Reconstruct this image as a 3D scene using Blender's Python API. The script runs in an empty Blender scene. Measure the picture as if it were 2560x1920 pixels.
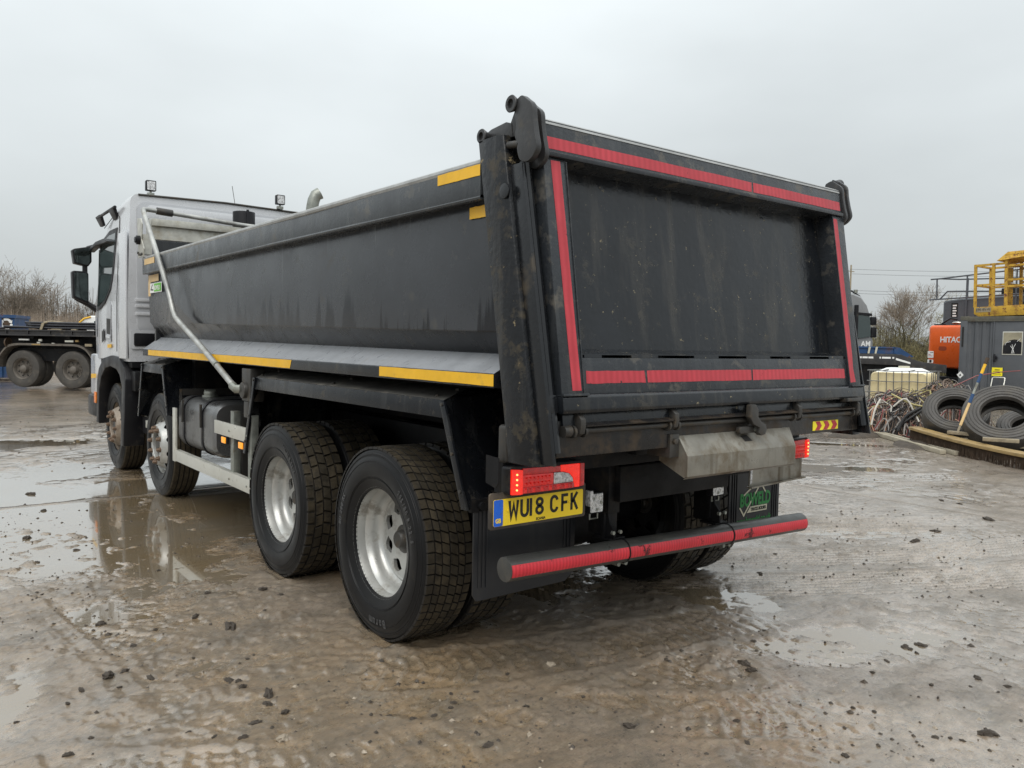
import bpy, bmesh, math, random
import numpy as np
from mathutils import Vector, Matrix, noise as mnoise
random.seed(7)
scene = bpy.context.scene
COL = scene.collection
# ------------------------------------------------------------------ camera
CAM = np.array([-3.2749, -3.7609, 1.5798])
YAW, PITCH, ROLL = 0.6608, -0.0511, 0.0189
F_ = np.array([math.sin(YAW)*math.cos(PITCH), math.cos(YAW)*math.cos(PITCH), math.sin(PITCH)])
r_ = np.cross(F_, [0, 0, 1]); r_ /= np.linalg.norm(r_); u_ = np.cross(r_, F_)
R_ = r_*math.cos(ROLL)+u_*math.sin(ROLL); U_ = -r_*math.sin(ROLL)+u_*math.cos(ROLL)
cd = bpy.data.cameras.new('camera'); cam = bpy.data.objects.new('camera', cd); COL.objects.link(cam)
cd.sensor_width = 36.0; cd.lens = 28.177; cd.clip_start = 0.05; cd.clip_end = 2000
m = Matrix.Identity(4)
for i in range(3):
    m[i][0] = R_[i]; m[i][1] = U_[i]; m[i][2] = -F_[i]; m[i][3] = CAM[i]
cam.matrix_world = m
scene.camera = cam
# ------------------------------------------------------------------ sky and light (overcast)
SUN_EL, SUN_AZ = math.radians(55), math.radians(225)     # high, veiled by cloud
w = bpy.data.worlds.new("World"); scene.world = w; w.use_nodes = True
nt = w.node_tree; nt.nodes.clear()
def N(nt, t, **k):
    n = nt.nodes.new(t)
    for a, b in k.items(): setattr(n, a, b)
    return n
out = N(nt, 'ShaderNodeOutputWorld'); bg = N(nt, 'ShaderNodeBackground'); bg.inputs[1].default_value = 0.1
sky = N(nt, 'ShaderNodeTexSky'); sky.sky_type = 'NISHITA'; sky.sun_disc = False
sky.sun_elevation = SUN_EL; sky.sun_rotation = SUN_AZ; sky.air_density = 1.5; sky.dust_density = 4.0
tc = N(nt, 'ShaderNodeTexCoord')
sep = N(nt, 'ShaderNodeSeparateXYZ'); nt.links.new(tc.outputs['Generated'], sep.inputs[0])
# cloud deck: grey, a little brighter overhead than at the skyline (standard overcast)
ramp = N(nt, 'ShaderNodeMapRange'); ramp.inputs[1].default_value = 0.0; ramp.inputs[2].default_value = 1.0
ramp.inputs[3].default_value = 0.80; ramp.inputs[4].default_value = 2.3
nt.links.new(sep.outputs[2], ramp.inputs[0])
mp = N(nt, 'ShaderNodeMapping'); mp.inputs['Scale'].default_value = (1.6, 1.6, 4.0)
nt.links.new(tc.outputs['Generated'], mp.inputs[0])
nz = N(nt, 'ShaderNodeTexNoise'); nz.inputs['Scale'].default_value = 1.1; nz.inputs['Detail'].default_value = 5; nz.inputs['Roughness'].default_value = 0.45
nt.links.new(mp.outputs[0], nz.inputs['Vector'])
nr = N(nt, 'ShaderNodeMapRange'); nr.inputs[1].default_value = 0.3; nr.inputs[2].default_value = 0.7; nr.inputs[3].default_value = 0.88; nr.inputs[4].default_value = 1.14
nt.links.new(nz.outputs[0], nr.inputs[0])
mul = N(nt, 'ShaderNodeMath', operation='MULTIPLY'); nt.links.new(ramp.outputs[0], mul.inputs[0]); nt.links.new(nr.outputs[0], mul.inputs[1])
cc = N(nt, 'ShaderNodeVectorMath', operation='SCALE'); cc.inputs[0].default_value = (4.45, 4.74, 4.83); nt.links.new(mul.outputs[0], cc.inputs['Scale'])
mx = N(nt, 'ShaderNodeMix', data_type='RGBA'); mx.inputs[0].default_value = 0.94
nt.links.new(sky.outputs[0], mx.inputs[6]); nt.links.new(cc.outputs[0], mx.inputs[7])
nt.links.new(mx.outputs[2], bg.inputs[0]); nt.links.new(bg.outputs[0], out.inputs[0])
sl = bpy.data.lights.new('sun', 'SUN'); sl.energy = 1.3; sl.angle = math.radians(50); sl.color = (1.0, 0.97, 0.93)
so = bpy.data.objects.new('sun', sl); COL.objects.link(so)
sd = Vector((math.sin(SUN_AZ)*math.cos(SUN_EL), math.cos(SUN_AZ)*math.cos(SUN_EL), math.sin(SUN_EL)))
so.rotation_euler = sd.to_track_quat('Z', 'Y').to_euler(); so.location = (0, 0, 60)
scene.view_settings.view_transform = 'Standard'; scene.view_settings.look = 'None'
scene.view_settings.exposure = 0.55; scene.view_settings.gamma = 1.0; scene.view_settings.use_curve_mapping = False
scene.render.engine = 'CYCLES'
scene.render.resolution_x = 1024; scene.render.resolution_y = 768

# ------------------------------------------------------------------ mesh helpers
class MB:
    def __init__(s): s.v = []; s.f = []; s.m = []
    def add(s, vs, fs, mi=0):
        b = len(s.v); s.v.extend([tuple(map(float, q)) for q in vs])
        for f in fs: s.f.append(tuple(i+b for i in f)); s.m.append(mi)
        return s
    def hexa(s, p, mi=0):    # p: 4 bottom (ccw), 4 top
        return s.add(p, [(3,2,1,0),(4,5,6,7),(0,1,5,4),(1,2,6,5),(2,3,7,6),(3,0,4,7)], mi)
    def box(s, x0, x1, y0, y1, z0, z1, mi=0):
        return s.hexa([(x0,y0,z0),(x1,y0,z0),(x1,y1,z0),(x0,y1,z0),(x0,y0,z1),(x1,y0,z1),(x1,y1,z1),(x0,y1,z1)], mi)
    def prism(s, poly, axis, a, b, mi=0):
        n = len(poly); P = []
        for t in (a, b):
            for (u, v) in poly:
                P.append((t,u,v) if axis == 'X' else (u,t,v) if axis == 'Y' else (u,v,t))
        fs = [tuple(range(n))[::-1], tuple(range(n, 2*n))] + [(i, (i+1) % n, n+(i+1) % n, n+i) for i in range(n)]
        return s.add(P, fs, mi)
    def loft(s, rings, closed=True, cap=True, mi=0):
        n = len(rings[0]); P = [q for r in rings for q in r]; fs = []
        for k in range(len(rings)-1):
            for i in range(n if closed else n-1):
                j = (i+1) % n
                fs.append((k*n+i, k*n+j, (k+1)*n+j, (k+1)*n+i))
        if cap: fs += [tuple(range(n))[::-1], tuple((len(rings)-1)*n+i for i in range(n))]
        return s.add(P, fs, mi)
    def tube(s, path, r, n=8, mi=0, cap=True):
        pts = [Vector(p) for p in path]; rings = []
        rr = r if isinstance(r, (list, tuple)) else [r]*len(pts)
        t0 = (pts[1]-pts[0]).normalized()
        ref = Vector((0,0,1)) if abs(t0.z) < 0.9 else Vector((1,0,0))
        a = t0.cross(ref).normalized()
        for i, p in enumerate(pts):
            if i == 0: t = pts[1]-p
            elif i == len(pts)-1: t = p-pts[i-1]
            else: t = (pts[i+1]-p).normalized()+(p-pts[i-1]).normalized()
            if t.length < 1e-9: t = Vector((0,0,1))
            t.normalize()
            a = (a-t*a.dot(t))
            if a.length < 1e-6: a = t.orthogonal()
            a.normalize(); b = t.cross(a)
            rings.append([tuple(p+(a*math.cos(2*math.pi*k/n)+b*math.sin(2*math.pi*k/n))*rr[i]) for k in range(n)])
        return s.loft(rings, True, cap, mi)
    def cyl(s, p0, p1, r, n=16, mi=0): return s.tube([p0, p1], r, n, mi)
    def lathe(s, prof, n=48, cx=0, cy=0, cz=0, mi=0, mis=None, closed=False):   # axis X; prof (x, r)
        k = len(prof); P = []
        for i in range(n):
            a = 2*math.pi*i/n
            for (x, r) in prof: P.append((cx+x, cy+r*math.cos(a), cz+r*math.sin(a)))
        b = len(s.v); s.v.extend(P)
        for i in range(n):
            j = (i+1) % n
            for q in range(k if closed else k-1):
                q2 = (q+1) % k
                s.f.append((b+i*k+q, b+j*k+q, b+j*k+q2, b+i*k+q2)); s.m.append(mis[q] if mis else mi)
        return s
    def disc(s, x, r, n=24, cy=0, cz=0, mi=0):
        return s.add([(x, cy+r*math.cos(2*math.pi*i/n), cz+r*math.sin(2*math.pi*i/n)) for i in range(n)], [tuple(range(n))], mi)
    def join(s, o, fn=None, mi=None):
        b = len(s.v); s.v.extend([fn(q) if fn else q for q in o.v])
        for f, k in zip(o.f, o.m): s.f.append(tuple(i+b for i in f)); s.m.append(k if mi is None else mi)
        return s
def obj(name, mb, mats, parent=None, bevel=0.0, seg=2, smooth=35, loc=None, recalc=True):
    me = bpy.data.meshes.new(name); me.from_pydata(mb.v, [], mb.f)
    if not isinstance(mats, (list, tuple)): mats = [mats]
    for q in mats: me.materials.append(q)
    me.polygons.foreach_set('material_index', mb.m)
    if recalc or bevel:
        bm = bmesh.new(); bm.from_mesh(me)
        if recalc: bmesh.ops.recalc_face_normals(bm, faces=bm.faces)
        if bevel:
            es = [e for e in bm.edges if len(e.link_faces) == 2 and e.calc_face_angle(0) > math.radians(32)]
            bmesh.ops.bevel(bm, geom=es, offset=bevel, segments=seg, profile=0.6, affect='EDGES', clamp_overlap=True)
        bm.to_mesh(me); bm.free()
    if smooth:
        me.shade_smooth(); me.set_sharp_from_angle(angle=math.radians(smooth))
    me.update()
    o = bpy.data.objects.new(name, me); COL.objects.link(o)
    if parent: o.parent = parent
    if loc: o.location = loc
    return o
def tag(o, label=None, cat=None, group=None, kind=None):
    if label: o['label'] = label
    if cat: o['category'] = cat
    if group: o['group'] = group
    if kind: o['kind'] = kind
    return o
def thing(name, label, cat, loc=(0,0,0), rz=0.0, group=None):
    o = bpy.data.objects.new(name, None); COL.objects.link(o); o.empty_display_size = 0.2
    o.location = loc; o.rotation_euler = (0,0,rz)
    return tag(o, label, cat, group)
def copy_tree(o, parent=None):
    c = o.copy(); COL.objects.link(c)
    if parent: c.parent = parent
    for ch in list(o.children): copy_tree(ch, c)
    return c
def fillet(path, rad, n=5):
    P = [Vector(p) for p in path]; o = [P[0]]
    for i in range(1, len(P)-1):
        a = (P[i-1]-P[i]); b = (P[i+1]-P[i]); d = min(rad, a.length*0.45, b.length*0.45)
        a = P[i]+a.normalized()*d; b = P[i]+b.normalized()*d
        for k in range(n+1):
            t = k/n; o.append(a*(1-t)**2+P[i]*2*t*(1-t)+b*t*t)
    o.append(P[-1]); return o
def rrect(x0, x1, z0, z1, r, n=5):
    o = []
    for cx, cz, a0 in ((x1-r, z0+r, -90), (x1-r, z1-r, 0), (x0+r, z1-r, 90), (x0+r, z0+r, 180)):
        for k in range(n+1):
            a = math.radians(a0+90*k/n); o.append((cx+r*math.cos(a), cz+r*math.sin(a)))
    return o
def text_mb(s, size, depth, fn, bold=0.0, sx=1.0, align='LEFT', spacing=1.0):
    cu = bpy.data.curves.new('t', 'FONT'); cu.body = s; cu.size = size; cu.extrude = depth/2; cu.offset = bold
    cu.align_x = align; cu.space_character = spacing; cu.resolution_u = 4
    ob = bpy.data.objects.new('t', cu); me = bpy.data.meshes.new_from_object(ob)
    mb = MB(); mb.add([fn(v.co.x*sx, v.co.y, v.co.z+depth/2) for v in me.vertices], [tuple(p.vertices) for p in me.polygons])
    bpy.data.objects.remove(ob); bpy.data.curves.remove(cu); bpy.data.meshes.remove(me)
    return mb
def ribbon(path, w, depth, fn, closed=False):
    P = [np.array(p, float) for p in path]; n = len(P); L = []; Rr = []
    for i in range(n):
        a = P[i]-P[i-1] if (i > 0 or closed) else P[i+1]-P[i]
        b = P[(i+1) % n]-P[i] if (i < n-1 or closed) else P[i]-P[i-1]
        a = a/np.linalg.norm(a); b = b/np.linalg.norm(b)
        na = np.array([-a[1], a[0]]); nb = np.array([-b[1], b[0]]); q = na+nb; q /= np.linalg.norm(q)
        k = w/2/max(0.35, q @ na); L.append(P[i]+q*k); Rr.append(P[i]-q*k)
    mb = MB(); V = []; fs = []
    for i in range(n):
        V += [fn(L[i][0], L[i][1], 0), fn(Rr[i][0], Rr[i][1], 0), fn(L[i][0], L[i][1], depth), fn(Rr[i][0], Rr[i][1], depth)]
    for i in range(n if closed else n-1):
        a = 4*i; b = 4*((i+1) % n)
        fs += [(a+2, b+2, b+3, a+3), (a, b, b+2, a+2), (a+1, a+3, b+3, b+1)]
    return mb.add(V, fs)

# ------------------------------------------------------------------ materials
def pmat(name, base, rough=0.5, metal=0.0, var=0.25, vscale=3.0, dirt=None, damt=0.0, dscale=2.0, drough=0.75, streak=None, samt=0.0,
         bump=0.0, bscale=40.0, spec=0.5, coat=0.0, chips=None, camt=0.0, cscale=8.0, rvar=0.12, emit=None, estr=0.0, trans=0.0, ior=1.45, alpha=None, sscale=14.0):
    mt = bpy.data.materials.new(name); mt.use_nodes = True; nt = mt.node_tree; L = nt.links.new
    b = nt.nodes['Principled BSDF']
    tc = N(nt, 'ShaderNodeTexCoord'); co = tc.outputs['Object']
    def noise(scale, det=5, rg=0.55, vec=None, off=None):
        n = N(nt, 'ShaderNodeTexNoise'); n.inputs['Scale'].default_value = scale; n.inputs['Detail'].default_value = det; n.inputs['Roughness'].default_value = rg
        L(vec or co, n.inputs['Vector']); return n.outputs[0]
    def rng(x, a, b_, c=0.0, d=1.0):
        n = N(nt, 'ShaderNodeMapRange'); n.clamp = True
        for i, v in enumerate((a, b_, c, d)): n.inputs[1+i].default_value = v
        L(x, n.inputs[0]); return n.outputs[0]
    def mixc(f, a, c):
        n = N(nt, 'ShaderNodeMix', data_type='RGBA')
        L(f, n.inputs[0]) if not isinstance(f, float) else setattr(n.inputs[0], 'default_value', f)
        for i, q in ((6, a), (7, c)):
            if isinstance(q, tuple): n.inputs[i].default_value = (*q[:3], 1)
            else: L(q, n.inputs[i])
        return n.outputs[2]
    def mixf(f, a, c):
        n = N(nt, 'ShaderNodeMix', data_type='FLOAT'); L(f, n.inputs[0])
        for i, q in ((2, a), (3, c)):
            if isinstance(q, (int, float)): n.inputs[i].default_value = q
            else: L(q, n.inputs[i])
        return n.outputs[0]
    lo = tuple(c*(1-var) for c in base); hi = tuple(min(1, c*(1+var)) for c in base)
    n1 = noise(vscale, 6, 0.6)
    c = mixc(rng(n1, 0.3, 0.7), lo, hi)
    rgh = rng(noise(vscale*2.3, 6, 0.6), 0.3, 0.7, max(0.02, rough-rvar), min(1, rough+rvar))
    if streak:
        mp = N(nt, 'ShaderNodeMapping'); mp.inputs['Scale'].default_value = (1, 1, 0.06); L(co, mp.inputs[0])
        s = rng(noise(sscale, 4, 0.6, mp.outputs[0]), 0.52, 0.72, 0, samt)
        c = mixc(s, c, streak); rgh = mixf(s, rgh, 0.55)
    if dirt:
        d = rng(noise(dscale, 10, 0.68), 0.62-0.3*damt, 0.72-0.22*damt, 0, min(1, 0.45+damt*0.5))
        c = mixc(d, c, dirt); rgh = mixf(d, rgh, drough)
    if chips:
        k = rng(noise(cscale, 9, 0.7), 0.70-0.25*camt, 0.73-0.25*camt)
        c = mixc(k, c, chips); rgh = mixf(k, rgh, 0.8)
    L(c, b.inputs['Base Color']); L(rgh, b.inputs['Roughness'])
    b.inputs['Metallic'].default_value = metal
    b.inputs['Specular IOR Level'].default_value = spec; b.inputs['Coat Weight'].default_value = coat; b.inputs['Coat Roughness'].default_value = 0.08
    b.inputs['IOR'].default_value = ior
    if trans: b.inputs['Transmission Weight'].default_value = trans
    if emit: b.inputs['Emission Color'].default_value = (*emit, 1); b.inputs['Emission Strength'].default_value = estr
    if bump:
        bp = N(nt, 'ShaderNodeBump'); bp.inputs['Strength'].default_value = bump; bp.inputs['Distance'].default_value = 0.01
        L(noise(bscale, 8, 0.6), bp.inputs['Height']); L(bp.outputs[0], b.inputs['Normal'])
    mt['_'] = 1
    return mt
MUD = (0.10, 0.078, 0.052)
BLK = pmat('black_paint', (0.008, 0.009, 0.011), 0.20, dirt=(0.075, 0.066, 0.05), damt=0.12, dscale=5, streak=(0.05, 0.052, 0.052), samt=0.35, bump=0.06, bscale=30, spec=0.5)
BLKD = pmat('black_paint_muddy', (0.009, 0.010, 0.012), 0.22, dirt=(0.09, 0.07, 0.045), damt=0.24, dscale=7, streak=(0.05, 0.05, 0.048), samt=0.4, bump=0.15, bscale=45)
PIL = pmat('pillar_paint', (0.009, 0.010, 0.012), 0.22, spec=.38, dirt=(0.075, 0.060, 0.037), damt=0.32, dscale=11, chips=(0.24, 0.19, 0.11), camt=.26, cscale=13, bump=0.3, bscale=38, streak=(0.06, 0.06, 0.058), samt=0.5)
UND = pmat('chassis_black', (0.006, 0.006, 0.007), 0.5, dirt=(0.035, 0.028, 0.02), damt=0.25, dscale=6, bump=0.1, spec=.25)
PLA = pmat('black_plastic', (0.010, 0.010, 0.012), 0.40, spec=.3, dirt=(0.07, 0.06, 0.045), damt=0.15, dscale=6)
GUARD = pmat('mudguard_black', (0.007, 0.008, 0.010), 0.24, spec=.35, dirt=(0.09, 0.075, 0.055), damt=0.16, dscale=9, bump=0.1, bscale=25, streak=(0.10, 0.10, 0.095), samt=0.18)
SIL = pmat('silver_paint', (0.58, 0.59, 0.61), 0.30, metal=0.15, var=0.05, coat=0.6, dirt=(0.42, 0.41, 0.40), damt=0.02, dscale=1.2)
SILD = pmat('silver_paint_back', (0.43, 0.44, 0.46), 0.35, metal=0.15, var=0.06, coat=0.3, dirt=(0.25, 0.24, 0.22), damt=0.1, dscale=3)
ALU = pmat('aluminium', (0.62, 0.61, 0.55), 0.38, metal=0.6, var=0.1, dirt=(0.30, 0.27, 0.2), damt=0.12, dscale=6, bump=0.05)
GALV = pmat('galvanised', (0.48, 0.47, 0.42), 0.42, metal=0.5, var=0.22, vscale=12, dirt=(0.32, 0.27, 0.18), damt=0.2, dscale=4)
STEEL = pmat('dull_steel', (0.28, 0.29, 0.26), 0.45, metal=0.7, var=0.3, vscale=10, dirt=(0.15, 0.11, 0.07), damt=0.25, dscale=9, bump=0.1)
DKST = pmat('dark_steel', (0.055, 0.052, 0.048), 0.42, metal=0.4, var=0.3, dirt=(0.10, 0.07, 0.04), damt=0.3, dscale=12, bump=0.15)
RUST = pmat('rusty_steel', (0.07, 0.045, 0.028), 0.75, var=0.4, vscale=9, dirt=(0.03, 0.026, 0.022), damt=0.35, dscale=8, bump=0.3)
SILL = pmat('muddy_sill', (0.012, 0.011, 0.011), 0.32, dirt=(0.06, 0.042, 0.026), damt=0.5, dscale=9, bump=0.2, streak=(0.06, 0.045, 0.03), samt=0.5)
RIM = pmat('wheel_rim_grey', (0.45, 0.45, 0.43), 0.36, metal=0.55, var=0.12, dirt=(0.17, 0.14, 0.10), damt=0.22, dscale=7, bump=0.04, chips=(0.09, 0.06, 0.04), camt=0.0, cscale=12)
RIMD = pmat('hub_rusty', (0.20, 0.14, 0.10), 0.6, metal=0.3, var=0.35, vscale=12, dirt=(0.10, 0.06, 0.035), damt=0.4, dscale=14, bump=0.15)
RUB = pmat('tyre_rubber', (0.0085, 0.0085, 0.009), 0.36, var=0.2, dirt=(0.05, 0.043, 0.034), damt=0.05, dscale=7, bump=0.03, rvar=0.08, spec=.22)
TREAD = pmat('tyre_tread_mud', (0.046, 0.037, 0.024), 0.5, spec=.3, var=0.4, vscale=14, dirt=(0.013, 0.012, 0.011), damt=0.42, dscale=18, bump=0.25, bscale=60)
TREAD2 = pmat('tyre_tread_dark', (0.032, 0.027, 0.019), 0.42, spec=.3, var=0.4, vscale=14, dirt=(0.05, 0.04, 0.027), damt=0.35, dscale=20, bump=0.25, bscale=60)
GROOVE = pmat('tyre_groove', (0.012, 0.010, 0.008), 0.7, var=0.3, vscale=20)
YEL = pmat('amber_reflective_tape', (0.78, 0.44, 0.02), 0.42, var=0.10, vscale=9, dirt=(0.42, 0.26, 0.05), damt=0.12, dscale=8, bump=0.08, bscale=60)
YELP = pmat('faded_tape', (0.66, 0.46, 0.22), 0.5, var=0.15, vscale=9)
def tape_mat(name, a, b, sc, rough=0.38, chips=(0.02, 0.02, 0.022), camt=0.25):
    mt = pmat(name, a, rough, var=0.14, vscale=7, chips=chips, camt=camt, cscale=11)
    nt = mt.node_tree; L = nt.links.new; bs = nt.nodes['Principled BSDF']; src = bs.inputs['Base Color'].links[0].from_socket
    tc = N(nt, 'ShaderNodeTexCoord'); wv = N(nt, 'ShaderNodeTexWave'); wv.inputs['Scale'].default_value = sc; wv.inputs['Distortion'].default_value = 1.5; wv.inputs['Detail'].default_value = 2
    L(tc.outputs['Object'], wv.inputs[0]); mr = N(nt, 'ShaderNodeMapRange'); mr.inputs[3].default_value = 0.0; mr.inputs[4].default_value = 0.6; L(wv.outputs[1], mr.inputs[0])
    mxx = N(nt, 'ShaderNodeMix', data_type='RGBA'); L(mr.outputs[0], mxx.inputs[0]); L(src, mxx.inputs[6]); mxx.inputs[7].default_value = (*b, 1)
    L(mxx.outputs[2], bs.inputs['Base Color']); return mt
REDT = tape_mat('red_reflective_tape', (0.44, 0.038, 0.052), (0.32, 0.022, 0.03), 9, camt=0.2)
REDB = tape_mat('red_bumper_tape', (0.62, 0.035, 0.05), (0.36, 0.012, 0.02), 16, camt=0.45)
GLS = pmat('cab_glass', (0.03, 0.045, 0.045), 0.05, var=0.1, spec=0.8, coat=0.4, rvar=0.02)
MIRR = pmat('mirror_glass', (0.10, 0.12, 0.12), 0.04, metal=0.9, var=0.5, vscale=6, rvar=0.02)
LRED = pmat('red_lens', (0.60, 0.010, 0.008), 0.12, emit=(1.0, .012, .008), estr=.12, var=0.5, vscale=45, coat=0.8, bump=0.35, bscale=90, rvar=0.05)
LREDD = pmat('dark_red_lens', (0.42, 0.008, 0.008), 0.15, emit=(1.0, .012, .010), estr=.07, var=0.5, vscale=60, coat=0.8, bump=0.35, bscale=110)
LLIT = pmat('lit_red_lens', (0.65, 0.02, 0.01), 0.2, var=0.3, vscale=40, emit=(1.0, 0.02, 0.006), estr=0.42, coat=0.6, bump=0.5, bscale=70)
LDOT = pmat('lit_red_diode', (0.9, 0.3, 0.1), 0.3, emit=(1.0, 0.35, 0.10), estr=2.2)
LWHT = pmat('clear_lens', (0.72, 0.72, 0.73), 0.12, metal=0.4, var=0.75, vscale=70, coat=0.8, bump=0.5, bscale=100, rvar=0.05)
LAMB = pmat('lit_amber_lens', (0.85, 0.30, 0.02), 0.25, var=0.4, vscale=40, emit=(1.0, 0.33, 0.02), estr=0.4)
LORG = pmat('orange_lens', (0.75, 0.20, 0.02), 0.25, var=0.3, vscale=40)
PLY = pmat('plate_yellow', (0.84, 0.60, 0.025), 0.35, var=0.06, dirt=(0.5, 0.38, 0.1), damt=0.08, dscale=14)
PLB = pmat('plate_blue', (0.012, 0.12, 0.62), 0.35, var=0.1, dirt=(0.06, 0.06, 0.06), damt=0.42, dscale=22)
INK = pmat('black_ink', (0.012, 0.011, 0.010), 0.5, var=0.1)
WHT = pmat('white_vinyl', (0.74, 0.74, 0.72), 0.45, var=0.06)
GRN = pmat('green_print', (0.02, 0.20, 0.045), 0.45, var=0.2)
CRM = pmat('cream_print', (0.55, 0.52, 0.40), 0.5, var=0.1)
GRNY = pmat('green_sticker', (0.14, 0.48, 0.05), 0.5, var=0.2)
# ------------------------------------------------------------------ ground
def _h(ix, iy, s):
    n = (ix.astype(np.int64)*374761393 + iy.astype(np.int64)*668265263 + s*982451653) & 0xffffffff
    n = ((n ^ (n >> 13))*1274126177) & 0xffffffff
    n = n ^ (n >> 16)
    return (n & 0xffff)/65535.0*2-1
def vn(x, y, s):
    ix = np.floor(x); iy = np.floor(y); fx = x-ix; fy = y-iy
    fx = fx*fx*fx*(fx*(fx*6-15)+10); fy = fy*fy*fy*(fy*(fy*6-15)+10)
    a = _h(ix, iy, s); b = _h(ix+1, iy, s); c = _h(ix, iy+1, s); d = _h(ix+1, iy+1, s)
    return (a*(1-fx)+b*fx)*(1-fy)+(c*(1-fx)+d*fx)*fy
def fbm(x, y, s, o=4, g=0.5):
    t = 0*x; a = 1.0; k = 1.0
    for i in range(o):
        t = t+a*vn(x*k+17.3*i, y*k-9.1*i, s+i*31); a *= g; k *= 2.03
    return t
def sstep(a, b, x):
    t = np.clip((x-a)/(b-a), 0, 1); return t*t*(3-2*t)
PUDDLES = [  # cx, cy, rx, ry, rot deg, depth
    (-2.3, 4.2, 1.85, 2.8, 8, 0.0175), (-0.4, 4.2, 1.3, 2.6, 0, 0.020), (0.72, -1.56, 0.80, 0.30, -30, 0.0135),
    (0.86, -0.72, 0.30, 0.17, -60, 0.020), (-3.12, 0.12, 0.30, 0.6, -25, 0.014), (3.2, -0.2, 1.0, 0.2, -35, 0.012),
    (-2.3, 9.5, 1.6, .7, 10, 0.013), (9.2, 3.3, .8, 0.2, -50, 0.011), (6.0, 2.5, 1.6, 0.3, -45, 0.011), (-5.5, 6.0, 1.6, 2.0, 0, 0.014), (0.1, 0.9, 0.5, 1.0, 0, 0.012)]
def pud(x, y):
    d = 0*x
    wob = 0.33*fbm(x*1.7, y*1.7, 91, 4)
    for cx, cy, rx, ry, rot, dep in PUDDLES:
        a = math.radians(rot); dx = x-cx; dy = y-cy
        u = (dx*math.cos(a)+dy*math.sin(a))/rx; v = (-dx*math.sin(a)+dy*math.cos(a))/ry
        d = np.maximum(d, dep*sstep(1.15, 0.55, np.sqrt(u*u+v*v)+wob))
    return d
# tyre tracks: path, half width, kind, period, depth
TRACKS = [
    ([(-2.35, 0.35), (-1.6, -0.35), (-0.9, -0.72), (-0.1, -0.85), (0.9, -1.0)], 0.22, 'lug', 0.085, 0.0045),
    ([(-2.75, 1.0), (-2.1, 0.25), (-1.5, -0.75), (-0.8, -1.45), (0.2, -2.2)], 0.20, 'lug', 0.085, 0.0035),
    ([(0.6, -0.15), (1.4, -0.75), (2.6, -1.4), (4.2, -2.0)], 0.24, 'rib', 0.062, 0.008),
    ([(1.3, 0.15), (2.2, -0.5), (3.5, -1.1), (5.5, -1.7)], 0.22, 'rib', 0.062, 0.008),
    ([(0.8, -1.9), (1.3, -1.6), (2.2, -1.25), (3.4, -0.9)], 0.17, 'lug', 0.11, 0.004),
    ([(1.6, 1.0), (2.6, 0.3), (4.0, -0.5)], 0.18, 'rib', 0.062, 0.007),
    ([(-3.3, 10.5), (-2.0, 8.2), (-1.2, 6.3)], 0.17, 'rib', 0.055, 0.006),
    ([(-4.4, 9.0), (-2.8, 7.2), (-1.9, 5.2)], 0.15, 'rib', 0.05, 0.007),
    ([(-2.9, 3.0), (-2.6, 1.2), (-2.45, -0.2)], 0.05, 'rib', 0.2, 0.006),
    ([(2.2, 3.5), (4.5, 1.9), (7.5, 0.6)], 0.25, 'rib', 0.12, 0.006), ([(2.6, 5.0), (5.5, 2.8), (8.5, 1.6)], 0.22, 'lug', 0.2, 0.005),
    ([(1.9, -1.9), (2.8, -1.3), (4.6, -.2)], .2, 'lug', .12, .004), ([(2.4, .9), (3.4, .1), (4.8, -.7)], .19, 'rib', .06, .006), ([(-2.9, -.6), (-1.9, -1.2), (-.8, -1.35), (.2, -1.3)], .2, 'lug', .09, .003)]
def tracks(x, y):
    h = 0*x
    for path, hw, kind, per, dep in TRACKS:
        best = np.full(x.shape, 9e9); sg = 0*x; ss = 0*x; acc = 0
        P = fillet([(a, b, 0) for a, b in path], 0.6, 5)
        for p, q in zip(P[:-1], P[1:]):
            dx, dy = q.x-p.x, q.y-p.y; ln = math.hypot(dx, dy)
            if ln < 1e-6: continue
            t = ((x-p.x)*dx+(y-p.y)*dy)/ln; tc_ = np.clip(t, 0, ln)
            ex = x-p.x-tc_*dx/ln; ey = y-p.y-tc_*dy/ln; d = np.sqrt(ex*ex+ey*ey)
            k = d < best; best = np.where(k, d, best); sg = np.where(k, (ex*(-dy)+ey*dx)/ln, sg); ss = np.where(k, acc+tc_, ss); acc += ln
        fade = sstep(hw*1.08, hw*0.88, best)*sstep(0, .35, ss)*sstep(acc, acc-.35, ss)
        br = np.clip((0.9 if kind == 'rib' else 0.55)+0.9*fbm(x*1.6, y*1.6, 55, 3), 0.08, 1)
        if kind == 'rib': pat = np.cos(2*math.pi*sg/per)
        else:
            ph = ((ss+np.abs(sg)*0.22+.012*fbm(x*9, y*9, 61, 2))/per) % 1.0; pat = 2.4*np.exp(-((ph-.5)/.11)**2)*np.clip(.9+.9*fbm(x*11, y*11, 62, 3), 0, 1.6)-.35
        pat = np.clip(pat*2.0, -1, 1)
        h += fade*br*dep*(pat*0.55-0.45) + dep*0.7*np.exp(-((best-hw*1.12)/(0.03))**2)*br*sstep(0, .35, ss)*sstep(acc, acc-.35, ss)
    return h
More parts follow.
